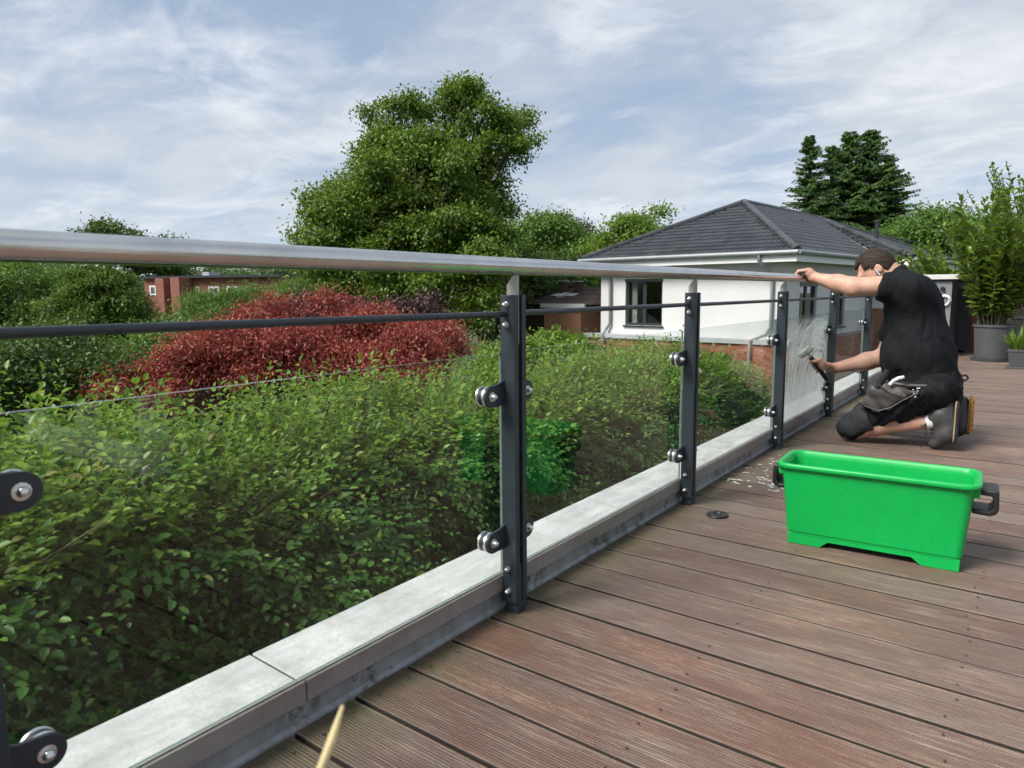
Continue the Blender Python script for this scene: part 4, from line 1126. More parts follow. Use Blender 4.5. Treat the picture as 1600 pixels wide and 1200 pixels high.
# hip and ridge caps
def caps(p, q, name='hip_tile'):
    p = Vector((p[0], p[1], Z(p[2]))); q = Vector((q[0], q[1], Z(q[2]))); L = (q - p).length; n = int(L / 0.36); t = (q - p).normalized()
    for i in range(n):
        a = p + t * (i * L / n - 0.02); b_ = p + t * ((i + 1) * L / n + 0.02)
        MB().tube([a + Vector((0, 0, 0.035)), b_ + Vector((0, 0, 0.055))], [0.125, 0.105], 9).build(name, M['tile1'], house, smooth=True)
caps(c10, AP); caps(c00, AP); caps(AP, RB, 'ridge_tile'); caps(w0, RB); caps(w1, RB)
MB().tube([Vector((cv_[0], cv_[1] - 0.1, Z(cv_[2]) + 0.05)), Vector((RB[0], RB[1] - 0.6, Z(RB[2]) - 0.02))], 0.05, 5).build('valley_gutter', M['copper'], house)
# soffit, fascia boards, gutters
hb('fascia_board', M['white_board'], (-HW - OV, OV, -OV, -OV + 0.03, EZ - 0.24, EZ + 0.02), (OV - 0.03, OV, -OV + 0.03, 8.0, EZ - 0.24, EZ + 0.02), (-HW - OV, OV - 0.03, -OV + 0.03, 0.0, EZ - 0.20, EZ - 0.17), (0.0, OV - 0.03, 0.0, 8.5, EZ - 0.20, EZ - 0.17), (OV, 1.6, 7.97, 8.0, EZ - 0.24, EZ + 0.02), (1.57, 1.6, 8.0, 16, EZ - 0.24, EZ + 0.02), (OV, 1.57, 8.0, 16, EZ - 0.20, EZ - 0.17))
gz = Z(EZ + 0.03)
MB().tube([(-HW - OV - 0.12, -OV - 0.08, gz), (OV + 0.08, -OV - 0.08, gz)], 0.075, 10).build('gutter', M['zinc'], house, smooth=True)
MB().tube([(OV + 0.08, -OV - 0.08, gz), (OV + 0.08, 8.0, gz)], 0.075, 10).build('gutter', M['zinc'], house, smooth=True)
MB().tube([(1.68, 8.0, gz), (1.68, 16.0, gz)], 0.075, 10).build('gutter', M['zinc'], house, smooth=True)
for x, sx in ((-0.62, 1), (-HW + 0.22, -1)):
    x0_ = x - 0.0
    MB().tube([(x0_, -OV - 0.08, gz - 0.05), (x0_, -OV - 0.08, gz - 0.22), (x0_ + 0.10, -0.42, gz - 0.42), (x0_ + 0.24, -0.09, gz - 0.68), (x0_ + 0.24, -0.09, gz - 0.95), (x0_ + 0.24, -0.09, Z(BZ + 0.42)), (x0_ + 0.10, -0.12, Z(BZ + 0.20)), (x0_ - 0.22 * sx, -0.52, Z(BZ + 0.02)), (x0_ - 0.24 * sx, FY - 0.09, Z(BZ - 0.25)), (x0_ - 0.24 * sx, FY - 0.09, 0.1)], 0.052, 10).build('downpipe', M['zinc'], house, smooth=True)
# roof fittings
MB().tube([(-0.6, 11.2, Z(2.6)), (-0.6, 11.2, Z(3.75))], 0.075, 10).build('vent_pipe', M['win_frame'], house, smooth=True)
MB().tube([(-0.6, 11.2, Z(3.70)), (-0.6, 11.2, Z(3.80))], 0.11, 10).build('vent_cowl', M['win_frame'], house, smooth=True)
MB().lathe([(0.10, 0), (0.10, 0.12), (0.05, 0.16)], (-2.35, 7.3, Z(3.55)), n=10).build('roof_vent', M['win_frame'], house, smooth=True)
MB().tube([(0.35, 9.4, Z(2.95)), (0.35, 15.2, Z(2.95))], 0.03, 6).build('snow_guard', M['win_frame'], house, smooth=True)

# ------------------------------------------------------------------ small brick house with chimneys
def px_frame(px, depth): return at(px, 456, depth)
SD = 31.0
bp = px_frame(880, SD)
sh_ = empty('brick_house', (bp[0], bp[1], GZ), R_(-8))
tag(sh_, 'small red brick house with brown tiled roof and two chimneys', 'house')
M['brown_tile'] = None
kb = NT('brown_pantiles'); vv = kb.coord('Object')
wv = kb.n('ShaderNodeTexWave', wave_type='BANDS', bands_direction='Z'); wv.inputs['Scale'].default_value = 1.6; wv.inputs['Distortion'].default_value = 0.6; kb.l(vv, wv.inputs['Vector'])
nb = kb.noise(vv, 7, 5, 0.7); kb.col(kb.mix(nb, (0.035, 0.026, 0.022), (0.10, 0.075, 0.062))); kb.rough(0.9); kb.b.inputs['Specular IOR Level'].default_value = 0.1; kb.bump(wv.outputs['Fac'], 0.8, 0.05)
M['brown_tile'] = kb.m
def fbrick(name, c, m):
    k = NT(name); b = k.n('ShaderNodeTexBrick'); b.inputs['Scale'].default_value = 1.0
    b.inputs['Brick Width'].default_value = 0.25; b.inputs['Row Height'].default_value = 0.075; b.inputs['Mortar Size'].default_value = 0.008
    b.inputs['Color1'].default_value = (*c, 1); b.inputs['Color2'].default_value = (*[x * 0.75 for x in c], 1); b.inputs['Mortar'].default_value = (*m, 1)
    tcn = k.n('ShaderNodeTexCoord'); sp = k.n('ShaderNodeSeparateXYZ'); k.l(tcn.outputs['Object'], sp.inputs[0])
    cm = k.n('ShaderNodeCombineXYZ'); k.l(k.math('ADD', sp.outputs[0], sp.outputs[1]), cm.inputs[0]); k.l(sp.outputs[2], cm.inputs[1])
    k.l(cm.outputs[0], b.inputs['Vector']); k.l(b.outputs['Color'], k.b.inputs['Base Color']); k.rough(0.88)
    return k.m
M['fb1'] = fbrick('orange_red_brick', (0.56, 0.23, 0.13), (0.40, 0.33, 0.27)); M['fb2'] = fbrick('apartment_brick', (0.27, 0.085, 0.06), (0.26, 0.17, 0.13)); M['fb3'] = fbrick('chimney_brick', (0.085, 0.035, 0.028), (0.09, 0.06, 0.05))
s = SD / FPX
eyez = 0.9
def zpy(py, px=880): return eyez + (455 - py) * s - GZ
def xr(px): return (px - 880) * s / math.cos(R_(28))
# extension with white roof edge
MB().box(xr(866), xr(930), -0.75, 0.5, 0, zpy(478)).build('wall', M['fb1'], sh_)
MB().box(xr(864), xr(940), -0.93, -0.80, zpy(479.5), zpy(473.2)).build('roof_edge', M['white_board'], sh_)
MB().box(xr(822), xr(935), 0.5, 6, 0, zpy(476)).build('wall', M['fb1'], sh_)
M['lead'] = pm('pale_lead', (0.45, 0.44, 0.36), 0.6)
rf = MB(); rz0, rz1 = zpy(474.5), zpy(449)
xa, xb = xr(812), xr(950)
rf.add([(xa, -0.79, rz0), (xb, -0.79, rz0), (xb, 6.8, rz0), (xa, 6.8, rz0), (xa + 1.5, 1.5, rz1), (xb - 1.2, 1.5, rz1)], [(0, 1, 5, 4), (1, 2, 5), (2, 3, 4, 5), (3, 0, 4), (3, 2, 1, 0)])
rfo = rf.build('roof', M['brown_tile'], sh_)
MB().box(xr(816), xr(865), -0.55, 0.48, 0.0, zpy(476)).build('tile_hung_wall', M['brown_tile'], sh_)
for px, h in ((858, 439), (884, 440)):
    x = xr(px)
    MB().box(x - 0.14, x + 0.14, 0.70, 1.00, rz0 + 0.1, zpy(h)).build('chimney', M['fb3'], sh_)
    MB().box(x - 0.18, x + 0.18, 0.66, 1.04, zpy(h), zpy(h) + 0.05).build('chimney_cap', M['zinc_cover'], sh_)
    rz_ = lambda yy: rz0 + (yy + 0.79) / 2.29 * (rz1 - rz0) + 0.03
    MB().add([(x - 0.27, 0.25, rz_(0.25)), (x + 0.27, 0.25, rz_(0.25)), (x + 0.27, 0.63, rz_(0.63)), (x - 0.27, 0.63, rz_(0.63))], [(0, 1, 2, 3)]).build('lead_flashing', M['lead'], sh_)
x = xr(871); MB().add([(x - 0.2, 0.1, rz_(0.1) + 0.04), (x + 0.14, 0.1, rz_(0.1) + 0.04), (x + 0.14, 0.6, rz_(0.6) + 0.04), (x - 0.2, 0.6, rz_(0.6) + 0.04), (x - 0.2, 0.1, rz_(0.1) - 0.06), (x + 0.14, 0.1, rz_(0.1) - 0.06), (x + 0.14, 0.6, rz_(0.6) - 0.06), (x - 0.2, 0.6, rz_(0.6) - 0.06)], [(0, 1, 2, 3), (4, 5, 1, 0), (5, 6, 2, 1), (7, 4, 0, 3)]).build('skylight', M['zinc_cover'], sh_)

# ------------------------------------------------------------------ brick apartment block at the left
AD = 62.0; s2 = AD / FPX
ap_ = at(300, 456, AD)
apt = empty('apartment_block', (ap_[0], ap_[1], GZ), R_(20))
tag(apt, 'flat-roofed red brick apartment block with white windows at the left', 'building')
def ax_(px): return (px - 300) * s2 * 0.95
def az(py): return eyez + (459 - py) * s2 - GZ
cols = [(208, 247, 0.0), (253, 268, -1.2), (270, 284, 0.2), (286, 302, -1.0), (302, 470, -0.4)]
MB().box(ax_(206), ax_(250), 0.0, 9, 0, az(434)).build('wall', M['fb2'], apt)
MB().box(ax_(250), ax_(266), -1.3, 9, 0, az(434)).build('wall', M['fb2'], apt)
MB().box(ax_(266), ax_(283), 0.4, 9, 0, az(434)).build('wall', M['fb2'], apt)
MB().box(ax_(283), ax_(300), -1.5, 9, 0, az(433)).build('wall', M['fb2'], apt)
MB().box(ax_(300), ax_(470), 0.2, 9, 0, az(434)).build('wall', M['fb2'], apt)
MB().box(ax_(204), ax_(472), -0.3, 9.2, az(434) + 0.003, az(430.5)).build('roof_edge', M['win_frame'], apt)
MB().box(ax_(299), ax_(312), 1.5, 3, az(430.5), az(424)).build('roof_hatch', M['zinc_cover'], apt)
def awin(px0, px1, py0, py1, y):
    x0, x1, z0, z1 = ax_(px0), ax_(px1), az(py1), az(py0)
    f = MB(); t = 0.13
    f.box(x0, x1, y - 0.06, y - 0.004, z0, z0 + t); f.box(x0, x1, y - 0.06, y - 0.004, z1 - t, z1)
    f.box(x0, x0 + t, y - 0.06, y - 0.004, z0 + t, z1 - t); f.box(x1 - t, x1, y - 0.06, y - 0.004, z0 + t, z1 - t)
    if px1 - px0 > 12: f.box((x0 + x1) / 2 - t * 0.6, (x0 + x1) / 2 + t * 0.6, y - 0.06, y - 0.004, z0 + t, z1 - t)
    w = f.build('window', M['white_board'], apt)
    MB().box(x0 + t, x1 - t, y - 0.03, y - 0.002, z0 + t, z1 - t).build('pane', M['dark_pane'], w)
M['dark_pane'] = pm('dark_window_glass', (0.10, 0.12, 0.14), 0.08, 0, 0.4, 0.8)
for (a, b_, c_, d_) in ((216, 240, 445, 460), (229, 242, 473, 487)): awin(a, b_, c_, d_, 0.0)
awin(244, 249.5, 445, 459, 0.0); awin(245, 249.5, 473, 483, 0.0)
for py in (447, 475): awin(270, 275, py, py + 14, 0.4); awin(305, 312, py, py + 14, 0.2); awin(330, 350, py, py + 14, 0.2); awin(365, 385, py, py + 14, 0.2)

# ------------------------------------------------------------------ far end of the terrace
M['cab'] = pm('grey_cabinet_panel', (0.20, 0.215, 0.225), 0.45, 0, 0.2, 3, dark=0.9)
M['cab_dark'] = pm('dark_cabinet_side', (0.035, 0.040, 0.046), 0.45, 0, 0.2, 3)
M['stone_top'] = pm('pale_stone_top', (0.62, 0.62, 0.60), 0.55, 0, 0.3, 12, 0.1, 90, dark=0.88)
cabn = empty('outdoor_cabinet', (-1.05, 11.35, 0))
tag(cabn, 'grey outdoor kitchen cabinet with pale stone top behind the man', 'cabinet')
def cabp(name, m, x0, x1, y0, y1, z0, z1, bev=0.003): return MB().box(x0 + 1.05, x1 + 1.05, y0 - 11.35, y1 - 11.35, z0, z1).build(name, m, cabn, bevel=bev)
cabp('carcass', M['cab_dark'], -1.45, -0.885, 11.02, 11.75, 0.03, 1.02)
cabp('front_panel', M['cab'], -1.43, -0.895, 11.0, 11.018, 0.06, 1.0)
cabp('worktop', M['stone_top'], -1.48, -0.82, 10.95, 11.80, 1.022, 1.085)
cabp('back_carcass', M['cab_dark'], -1.0, -0.74, 11.9, 12.4, 0.03, 1.03)
cabp('back_worktop', M['stone_top'], -1.05, -0.70, 11.85, 12.45, 1.032, 1.085)
cabp('plinth', M['rubber'], -1.42, -0.90, 11.06, 11.72, 0.0, 0.03, 0)
t_ = MB()
for q in range(28):
    a0 = 2 * math.pi * q / 28; a1 = 2 * math.pi * (q + 1) / 28
    for w_ in ((0.045, 0.082, -0.03),):
        t_.add([(w_[0] * math.cos(a0), 0, w_[0] * math.sin(a0)), (w_[1] * math.cos(a0), -0.004, w_[1] * math.sin(a0)), (w_[1] * math.cos(a1), -0.004, w_[1] * math.sin(a1)), (w_[0] * math.cos(a1), 0, w_[0] * math.sin(a1)),
                (0.06 * math.cos(a0), -0.035, 0.06 * math.sin(a0)), (0.06 * math.cos(a1), -0.035, 0.06 * math.sin(a1))], [(0, 4, 5, 3), (4, 1, 2, 5)])
ring = t_.build('ring_dial', M['white_board'], cabn, smooth=True); ring.location = (-0.972 + 1.05, 10.998 - 11.35, 0.742)
kn = MB(); kn.lathe([(0.028, 0), (0.028, -0.03), (0.022, -0.038)], axis='y', n=14)
kno = kn.build('knob', M['black_plastic'], cabn, smooth=True); kno.location = (-1.00 + 1.05, 11.0 - 11.35, 0.90)
wp = MB().box(-0.735, -0.665, 12.0, 12.07, 0, 1.0)
tag(wp.build('wooden_post', pm('brown_post', (0.13, 0.055, 0.03), 0.7, 0, 0.4, 10, 0.2, 60), None, bevel=0.004), 'short brown wooden post beside the large grey plant pot', 'post')
scr = MB()
for q in range(14): scr.box(-0.64 + q * 0.14, -0.51 + q * 0.14, 12.62, 12.65, 0.0, 1.15)
tag(scr.build('privacy_screen', pm('dark_screen_boards', (0.035, 0.035, 0.036), 0.7, 0, 0.3, 6), None, bevel=0.003), 'dark boarded screen closing the terrace behind the potted laurel', 'screen')

M['pot'] = pm('grey_plastic_pot', (0.066, 0.070, 0.074), 0.6, 0, 0.35, 9, 0.08, 80, dark=0.8)
M['soil'] = pm('soil', (0.025, 0.018, 0.012), 0.95, 0, 0.5, 20, 0.8, 40)
def shoots(n, root_r, zr, length, lean, nleaf, ll, lw, seed, up=0.25):
    rr = random.Random(seed); segs = MB(); P = []; A = []; N = []; S = []
    for i in range(n):
        an = rr.uniform(0, 6.283); r0 = root_r * rr.random()
        p = np.array([r0 * math.cos(an), r0 * math.sin(an), zr]); d = np.array([math.cos(an) * lean * rr.uniform(0.3, 1.2), math.sin(an) * lean * rr.uniform(0.3, 1.2), 1.0]); d /= np.linalg.norm(d)
        L = length * rr.uniform(0.45, 1.05); bend = np.array([rr.uniform(-1, 1), rr.uniform(-1, 1), 0]) * 0.12
        pts = [p + d * L * t + bend * L * t * t for t in np.linspace(0, 1, 6)]
        segs.tube([tuple(q) for q in pts], [0.012, 0.010, 0.008, 0.006, 0.005, 0.003], 5)
        for j in range(nleaf):
            t = 0.16 + 0.84 * (j + rr.random()) / nleaf; q = p + d * L * t + bend * L * t * t
            a2 = j * 2.4 + rr.uniform(-0.5, 0.5); out = np.array([math.cos(a2), math.sin(a2), 0])
            ax = out * (1.0 - 0.55 * t) + np.array([0, 0, up + 0.75 * t]) + np.array([rr.gauss(0, .2), rr.gauss(0, .2), rr.gauss(0, .2)])
            P.append(q); A.append(ax); N.append(np.array([0, 0, 1.0]) - out * 0.3 + np.array([rr.gauss(0, .25), rr.gauss(0, .25), 0])); S.append(rr.uniform(0.7, 1.2) * (1.0 if t < 0.9 else 0.75))
    P, A, N, S = np.array(P), np.array(A), np.array(N), np.array(S)
    return segs, P, A, N, S * ll, S * lw
def leafy_part(parent, P, A, N, ln, wd, mat1, matN, k=0):
    v, f = leaf_arrays(P, A, N, ln, wd, 'ovate', 0.12, 0.22)
    if k:
        for i in range(k): leaf_obj('leaf', v[i:i + 1], f, mat1, parent)
    tag(leaf_obj('foliage', v[k:], f, matN, parent), kind='stuff')
pl1 = empty('potted_laurel', (-0.405, 10.75, 0)); tag(pl1, 'tall glossy laurel shrub in a large round grey pot on the deck', 'potted plant')
pb = MB(); pb.lathe([(0.150, 0.03), (0.178, 0.035), (0.205, 0.42), (0.218, 0.425), (0.218, 0.455), (0.203, 0.455), (0.198, 0.41), (0.02, 0.40)], n=36); pb.build('pot', M['pot'], pl1, smooth=True)
sb_ = MB(); sb_.lathe([(0.17, 0.0), (0.215, 0.0), (0.225, 0.035), (0.215, 0.035), (0.20, 0.012), (0.02, 0.012)], n=36); sb_.build('saucer', M['pot'], pl1, smooth=True)
sb_ = MB(); sb_.lathe([(0.02, 0.41), (0.197, 0.412)], n=20); sb_.build('soil', M['soil'], pl1)
seg, P, A, N, ln, wd = shoots(66, 0.15, 0.42, 1.66, 0.42, 52, 0.135, 0.060, 3, up=0.05)
seg.build('stems', pm('green_stem', (0.10, 0.085, 0.045), 0.7), pl1, smooth=True)
order = np.argsort(P[:, 1]); P, A, N, ln, wd = P[order], A[order], N[order], ln[order], wd[order]
LM['laurel1'] = LM['laurel']
leafy_part(pl1, P, A, N, ln, wd, LM['laurel'], LM['laurel'], 250)
pl2 = empty('leafy_shrub', (-1.0, 13.3, -0.03)); tag(pl2, 'light green leafy shrub showing above the outdoor cabinet', 'shrub')
pb = MB(); pb.lathe([(0.22, 0.0), (0.30, 0.5), (0.31, 0.5), (0.31, 0.54), (0.28, 0.54), (0.02, 0.5)], n=24); pb.build('pot', M['pot'], pl2, smooth=True)
seg, P, A, N, ln, wd = shoots(80, 0.22, 0.5, 1.35, 0.75, 40, 0.085, 0.055, 9, up=0.1)
seg.build('stems', BARK, pl2, smooth=True); leafy_part(pl2, P, A, N, ln, wd, LM['light'], LM['light'])
pl2b = empty('tall_shrub', (0.05, 12.5, -0.03)); tag(pl2b, 'tall arching light green shrub behind the potted laurel at right edge', 'shrub')
pb = MB(); pb.lathe([(0.22, 0.0), (0.30, 0.5), (0.31, 0.5), (0.31, 0.54), (0.28, 0.54), (0.02, 0.5)], n=24); pb.build('pot', M['pot'], pl2b, smooth=True)
seg, P, A, N, ln, wd = shoots(110, 0.25, 0.5, 2.15, 0.42, 50, 0.085, 0.055, 21, up=0.0)
seg.build('stems', BARK, pl2b, smooth=True); leafy_part(pl2b, P, A, N, ln, wd, LM['light'], LM['light'])
pl3 = empty('flower_pot', (-0.125, 9.86, 0)); tag(pl3, 'small grey square pot of grassy leaves with one pink flower', 'flower pot')
sq = MB()
for (a, b_, z0, z1) in ((0.068, 0.088, 0.02, 0.19), (0.094, 0.094, 0.19, 0.215)):
    sq.add([(-a, -a, z0), (a, -a, z0), (a, a, z0), (-a, a, z0), (-b_, -b_, z1), (b_, -b_, z1), (b_, b_, z1), (-b_, b_, z1)], [(0, 3, 2, 1), (4, 5, 6, 7), (0, 1, 5, 4), (1, 2, 6, 5), (2, 3, 7, 6), (3, 0, 4, 7)])
sq.build('pot', M['pot'], pl3, bevel=0.004); MB().box(-0.10, 0.10, -0.10, 0.10, 0.0, 0.02).build('saucer', M['pot'], pl3, bevel=0.004)
gb = MB(); rr = random.Random(8)
for i in range(110):
    an = rr.uniform(0, 6.283); L = rr.uniform(0.18, 0.36); le = rr.uniform(0.15, 0.75); r0 = rr.uniform(0, 0.06)
    o_ = Vector((r0 * math.cos(an), r0 * math.sin(an), 0.20)); dv = Vector((math.cos(an), math.sin(an), 0)); sv = Vector((-math.sin(an), math.cos(an), 0)) * 0.006
    ps = [o_ + dv * L * le * t + Vector((0, 0, L * (t - 0.75 * le * t * t))) for t in (0, 0.35, 0.7, 1.0)]
    vs = []
    for q, wq in zip(ps, (1, 1.1, 0.8, 0.05)): vs += [q - sv * wq, q + sv * wq]
    gb.add(vs, [(0, 1, 3, 2), (2, 3, 5, 4), (4, 5, 7, 6)])
tag(gb.build('grass_leaves', LM['light'], pl3), kind='stuff')
MB().tube([(0.02, 0, 0.2), (0.035, 0, 0.45), (0.045, -0.01, 0.66)], 0.004, 6).build('flower_stem', LM['mid'], pl3)
fl = MB(); rr = random.Random(2)
for i in range(70):
    d = Vector((rr.gauss(0, 1), rr.gauss(0, 1), abs(rr.gauss(0, 0.8)))).normalized(); sv = d.cross(Vector((0.3, 0.2, 1))).normalized() * 0.009; c0 = Vector((0.045, -0.01, 0.66))
    fl.add([c0, c0 + d * 0.022 + sv, c0 + d * 0.036, c0 + d * 0.022 - sv], [(0, 1, 2, 3)])
fl.build('flower', pm('pink_petals', (0.62, 0.20, 0.40), 0.6), pl3)

# dry grass stalk close to the camera
gs = MB(); a = at(536, 1102, 0.52); b_ = at(500, 1205, 0.50); base_ = Vector((b_[0] + 0.03, b_[1] - 0.07, 0.0))
gs.tube([base_, Vector((b_[0] + 0.012, b_[1] - 0.03, 0.35)), Vector(b_), Vector((a + b_) / 2 + np.array([0.001, 0, 0])), Vector(a)], [0.0026, 0.0026, 0.0032, 0.0034, 0.0014], 8)
tag(gs.build('grass_stalk', pm('dry_straw', (0.50, 0.42, 0.22), 0.7), None, smooth=True), 'single pale dry grass stalk poking up in the near foreground', 'stalk')
# ------------------------------------------------------------------ the man: surfaces grown from blended solids
class Field:
    def __init__(s, lo, hi, h):
        s.lo = np.array(lo, np.float32); s.h = h
        s.n = np.ceil((np.array(hi) - s.lo) / h).astype(int) + 1
        s.f = np.full(s.n, 0.5, np.float32)
        s.ax = [s.lo[i] + h * np.arange(s.n[i], dtype=np.float32) for i in range(3)]
    def sub(s, lo, hi):
        sl = []
        for i in range(3):
            a = int(np.clip(math.floor((lo[i] - s.lo[i]) / s.h), 0, s.n[i])); b = int(np.clip(math.ceil((hi[i] - s.lo[i]) / s.h) + 1, 0, s.n[i])); sl.append(slice(a, b))
        X, Y, Zg = np.meshgrid(s.ax[0][sl[0]], s.ax[1][sl[1]], s.ax[2][sl[2]], indexing='ij')
        return tuple(sl), X, Y, Zg
    def blend(s, sl, d, k):
        f = s.f[sl]
        if k > 0:
            hh = np.clip(0.5 + 0.5 * (f - d) / k, 0, 1); s.f[sl] = f + (d - f) * hh - k * hh * (1 - hh)
        else: s.f[sl] = np.minimum(f, d)
    def cone(s, a, b, ra, rb, k=0.03, sq=(1, 1, 1)):
        a = np.array(a, np.float32); b = np.array(b, np.float32); m = max(ra, rb) + k + 0.02; m = m / min(sq)
        sl, X, Y, Zg = s.sub(np.minimum(a, b) - m, np.maximum(a, b) + m)
        if X.size == 0: return
        ba = b - a; L = float(ba @ ba)
        px, py, pz = X - a[0], Y - a[1], Zg - a[2]
        t = np.clip((px * ba[0] + py * ba[1] + pz * ba[2]) / L, 0, 1)
        d = np.sqrt(((px - t * ba[0]) * sq[0]) ** 2 + ((py - t * ba[1]) * sq[1]) ** 2 + ((pz - t * ba[2]) * sq[2]) ** 2) - (ra + (rb - ra) * t)
        s.blend(sl, d, k)
    def ell(s, c, r, k=0.03, rot=None, cut=False):
        c = np.array(c, np.float32); r = np.array(r, np.float32); m = float(r.max()) + k + 0.02
        sl, X, Y, Zg = s.sub(c - m, c + m)
        if X.size == 0: return
        q = np.stack([X - c[0], Y - c[1], Zg - c[2]], -1)
        if rot is not None: q = q @ np.array(rot, np.float32)
        l = np.sqrt(((q / r) ** 2).sum(-1)); g2 = np.sqrt(((q / (r * r)) ** 2).sum(-1)) + 1e-6
        d = l * (l - 1) / g2
        if cut: s.f[sl] = np.maximum(s.f[sl], -d)
        else: s.blend(sl, d, k)
    def plane(s, p, nrm):
        """keep the side the normal points away from"""
        nrm = np.array(nrm, np.float32); nrm /= np.linalg.norm(nrm)
        X, Y, Zg = np.meshgrid(*s.ax, indexing='ij')
        s.f = np.maximum(s.f, (X - p[0]) * nrm[0] + (Y - p[1]) * nrm[1] + (Zg - p[2]) * nrm[2])
    def ripple(s, fn):
        X, Y, Zg = np.meshgrid(*s.ax, indexing='ij'); s.f = s.f + fn(X, Y, Zg).astype(np.float32)
    def mesh(s):
        f = s.f; ins = f < 0
        c = [(i, j, k) for i in (0, 1) for j in (0, 1) for k in (0, 1)]
        N = s.n - 1
        def cs(a, o): return a[o[0]:o[0] + N[0], o[1]:o[1] + N[1], o[2]:o[2] + N[2]]
        cnt = sum(cs(ins, o).astype(np.int8) for o in c)
        act = (cnt > 0) & (cnt < 8)
        idx = np.argwhere(act); n = len(idx)
        vid = np.full(tuple(N), -1, np.int32); vid[act] = np.arange(n)
        acc = np.zeros((n, 3)); w = np.zeros(n)
        vals = {o: f[idx[:, 0] + o[0], idx[:, 1] + o[1], idx[:, 2] + o[2]] for o in c}
        for a in c:
            for ax in range(3):
                if a[ax]: continue
                b = list(a); b[ax] = 1; b = tuple(b)
                fa, fb = vals[a], vals[b]; m = (fa < 0) != (fb < 0)
                t = np.where(m, fa / np.where(m, fa - fb, 1), 0)
                p = np.array(a, float)[None] + t[:, None] * (np.array(b) - np.array(a))[None]
                acc[m] += p[m]; w[m] += 1
        V = s.lo + (idx + acc / w[:, None]) * s.h
        F = []
        for ax in range(3):
            o1, o2 = [(1, 2), (2, 0), (0, 1)][ax]
            sa = [slice(None)] * 3; sb = [slice(None)] * 3; sa[ax] = slice(0, -1); sb[ax] = slice(1, None)
            A, B = ins[tuple(sa)], ins[tuple(sb)]
            e = np.argwhere(A != B)
            ok = (e[:, o1] > 0) & (e[:, o2] > 0) & (e[:, o1] < N[o1]) & (e[:, o2] < N[o2]); e = e[ok]
            q = []
            for d1, d2 in ((0, 0), (1, 0), (1, 1), (0, 1)):
                g = e.copy(); g[:, o1] -= d1; g[:, o2] -= d2; q.append(vid[g[:, 0], g[:, 1], g[:, 2]])
            q = np.stack(q, 1); fl = A[e[:, 0], e[:, 1], e[:, 2]]
            q[~fl] = q[~fl][:, ::-1]
            F.append(q[:, ::-1] if False else q)
        F = np.concatenate(F)
        # one relaxation pass
        for _ in range(2):
            s1 = np.zeros_like(V); c1 = np.zeros(len(V))
            for i in range(4):
                a, b = F[:, i], F[:, (i + 1) % 4]
                np.add.at(s1, a, V[b]); np.add.at(c1, a, 1); np.add.at(s1, b, V[a]); np.add.at(c1, b, 1)
            V = V * 0.6 + 0.4 * s1 / np.maximum(c1, 1)[:, None]
        return V, F
    def build(s, name, mat, parent, origin):
        V, F = s.mesh(); return np_obj(name, V - np.array(origin), F, mat, parent, smooth=True)

ks = NT('skin'); vv = ks.coord('Object'); n1 = ks.noise(vv, 9, 5, 0.6); n2 = ks.noise(vv, 70, 4, 0.6)
ks.col(ks.mix(ks.ramp(n1, [(0.35, 0.0), (0.65, 1.0)]), (0.44, 0.235, 0.165), (0.55, 0.335, 0.245))); ks.rough(0.55)
ks.b.inputs['Subsurface Weight'].default_value = 0.05; ks.b.inputs['Subsurface Radius'].default_value = (0.012, 0.005, 0.003); ks.b.inputs['Subsurface Scale'].default_value = 0.6
ks.bump(n2, 0.35, 0.003)
M['skin'] = ks.m
def cloth(name, c, fold=0.85, sc=7.5):
    k = NT(name); v = k.coord('Object', (1.0, 1.0, 0.55), rot=(0.3, 0.5, 0)); n = k.noise(v, sc, 3, 0.45, 1.0); f = k.noise(k.coord('Object'), 380, 2, 0.5); f2 = k.noise(k.coord('Object'), 16, 4, 0.6)
    k.col(k.mix(f2, tuple(x * 0.8 for x in c), tuple(x * 1.25 for x in c))); k.rough(0.88); k.b.inputs['Specular IOR Level'].default_value = 0.12
    k.bump(k.math('ADD', n, k.math('MULTIPLY', f, 0.03)), fold, 0.045)
    return k.m
M['shirt'] = cloth('black_cotton', (0.0105, 0.0118, 0.0138))
M['shorts'] = cloth('charcoal_canvas', (0.013, 0.0145, 0.0165), 0.9, 9)
M['kneepad'] = cloth('grey_canvas', (0.036, 0.039, 0.042), 0.8, 9)
M['shoe'] = pm('dark_grey_leather', (0.050, 0.050, 0.051), 0.5, 0, 0.6, 22, 0.5, 45, dark=0.35)
M['sole'] = pm('amber_rubber', (0.50, 0.25, 0.035), 0.45, 0, 0.3, 30, 0.2, 40)
M['midsole'] = pm('tan_midsole', (0.32, 0.235, 0.13), 0.7, 0, 0.3, 20)
M['sock'] = pm('white_sock', (0.72, 0.73, 0.75), 0.95, 0, 0.2, 30, 0.3, 150)
M['leather'] = pm('worn_leather', (0.056, 0.051, 0.046), 0.55, 0, 0.7, 9, 0.5, 28, dark=0.40)
kh = NT('dark_brown_hair'); hv = kh.n('ShaderNodeTexCoord')
hn = kh.noise(kh.coord('Object', (14, 190, 60), rot=(0.2, 0.6, 0.1)), 1.6, 4, 0.6, 0.6); kh.col(kh.mix(kh.ramp(hn, [(0.35, 0.0), (0.65, 1.0)]), (0.006, 0.005, 0.0045), (0.050, 0.034, 0.024))); kh.rough(0.62); kh.b.inputs['Specular IOR Level'].default_value = 0.2; kh.bump(hn, 0.6, 0.008)
M['hair'] = kh.m

MO = (-0.60, 4.70, 0.0)
man = empty('person', MO)
tag(man, 'person in black T-shirt and shorts kneeling on the deck to wash glass', 'person')
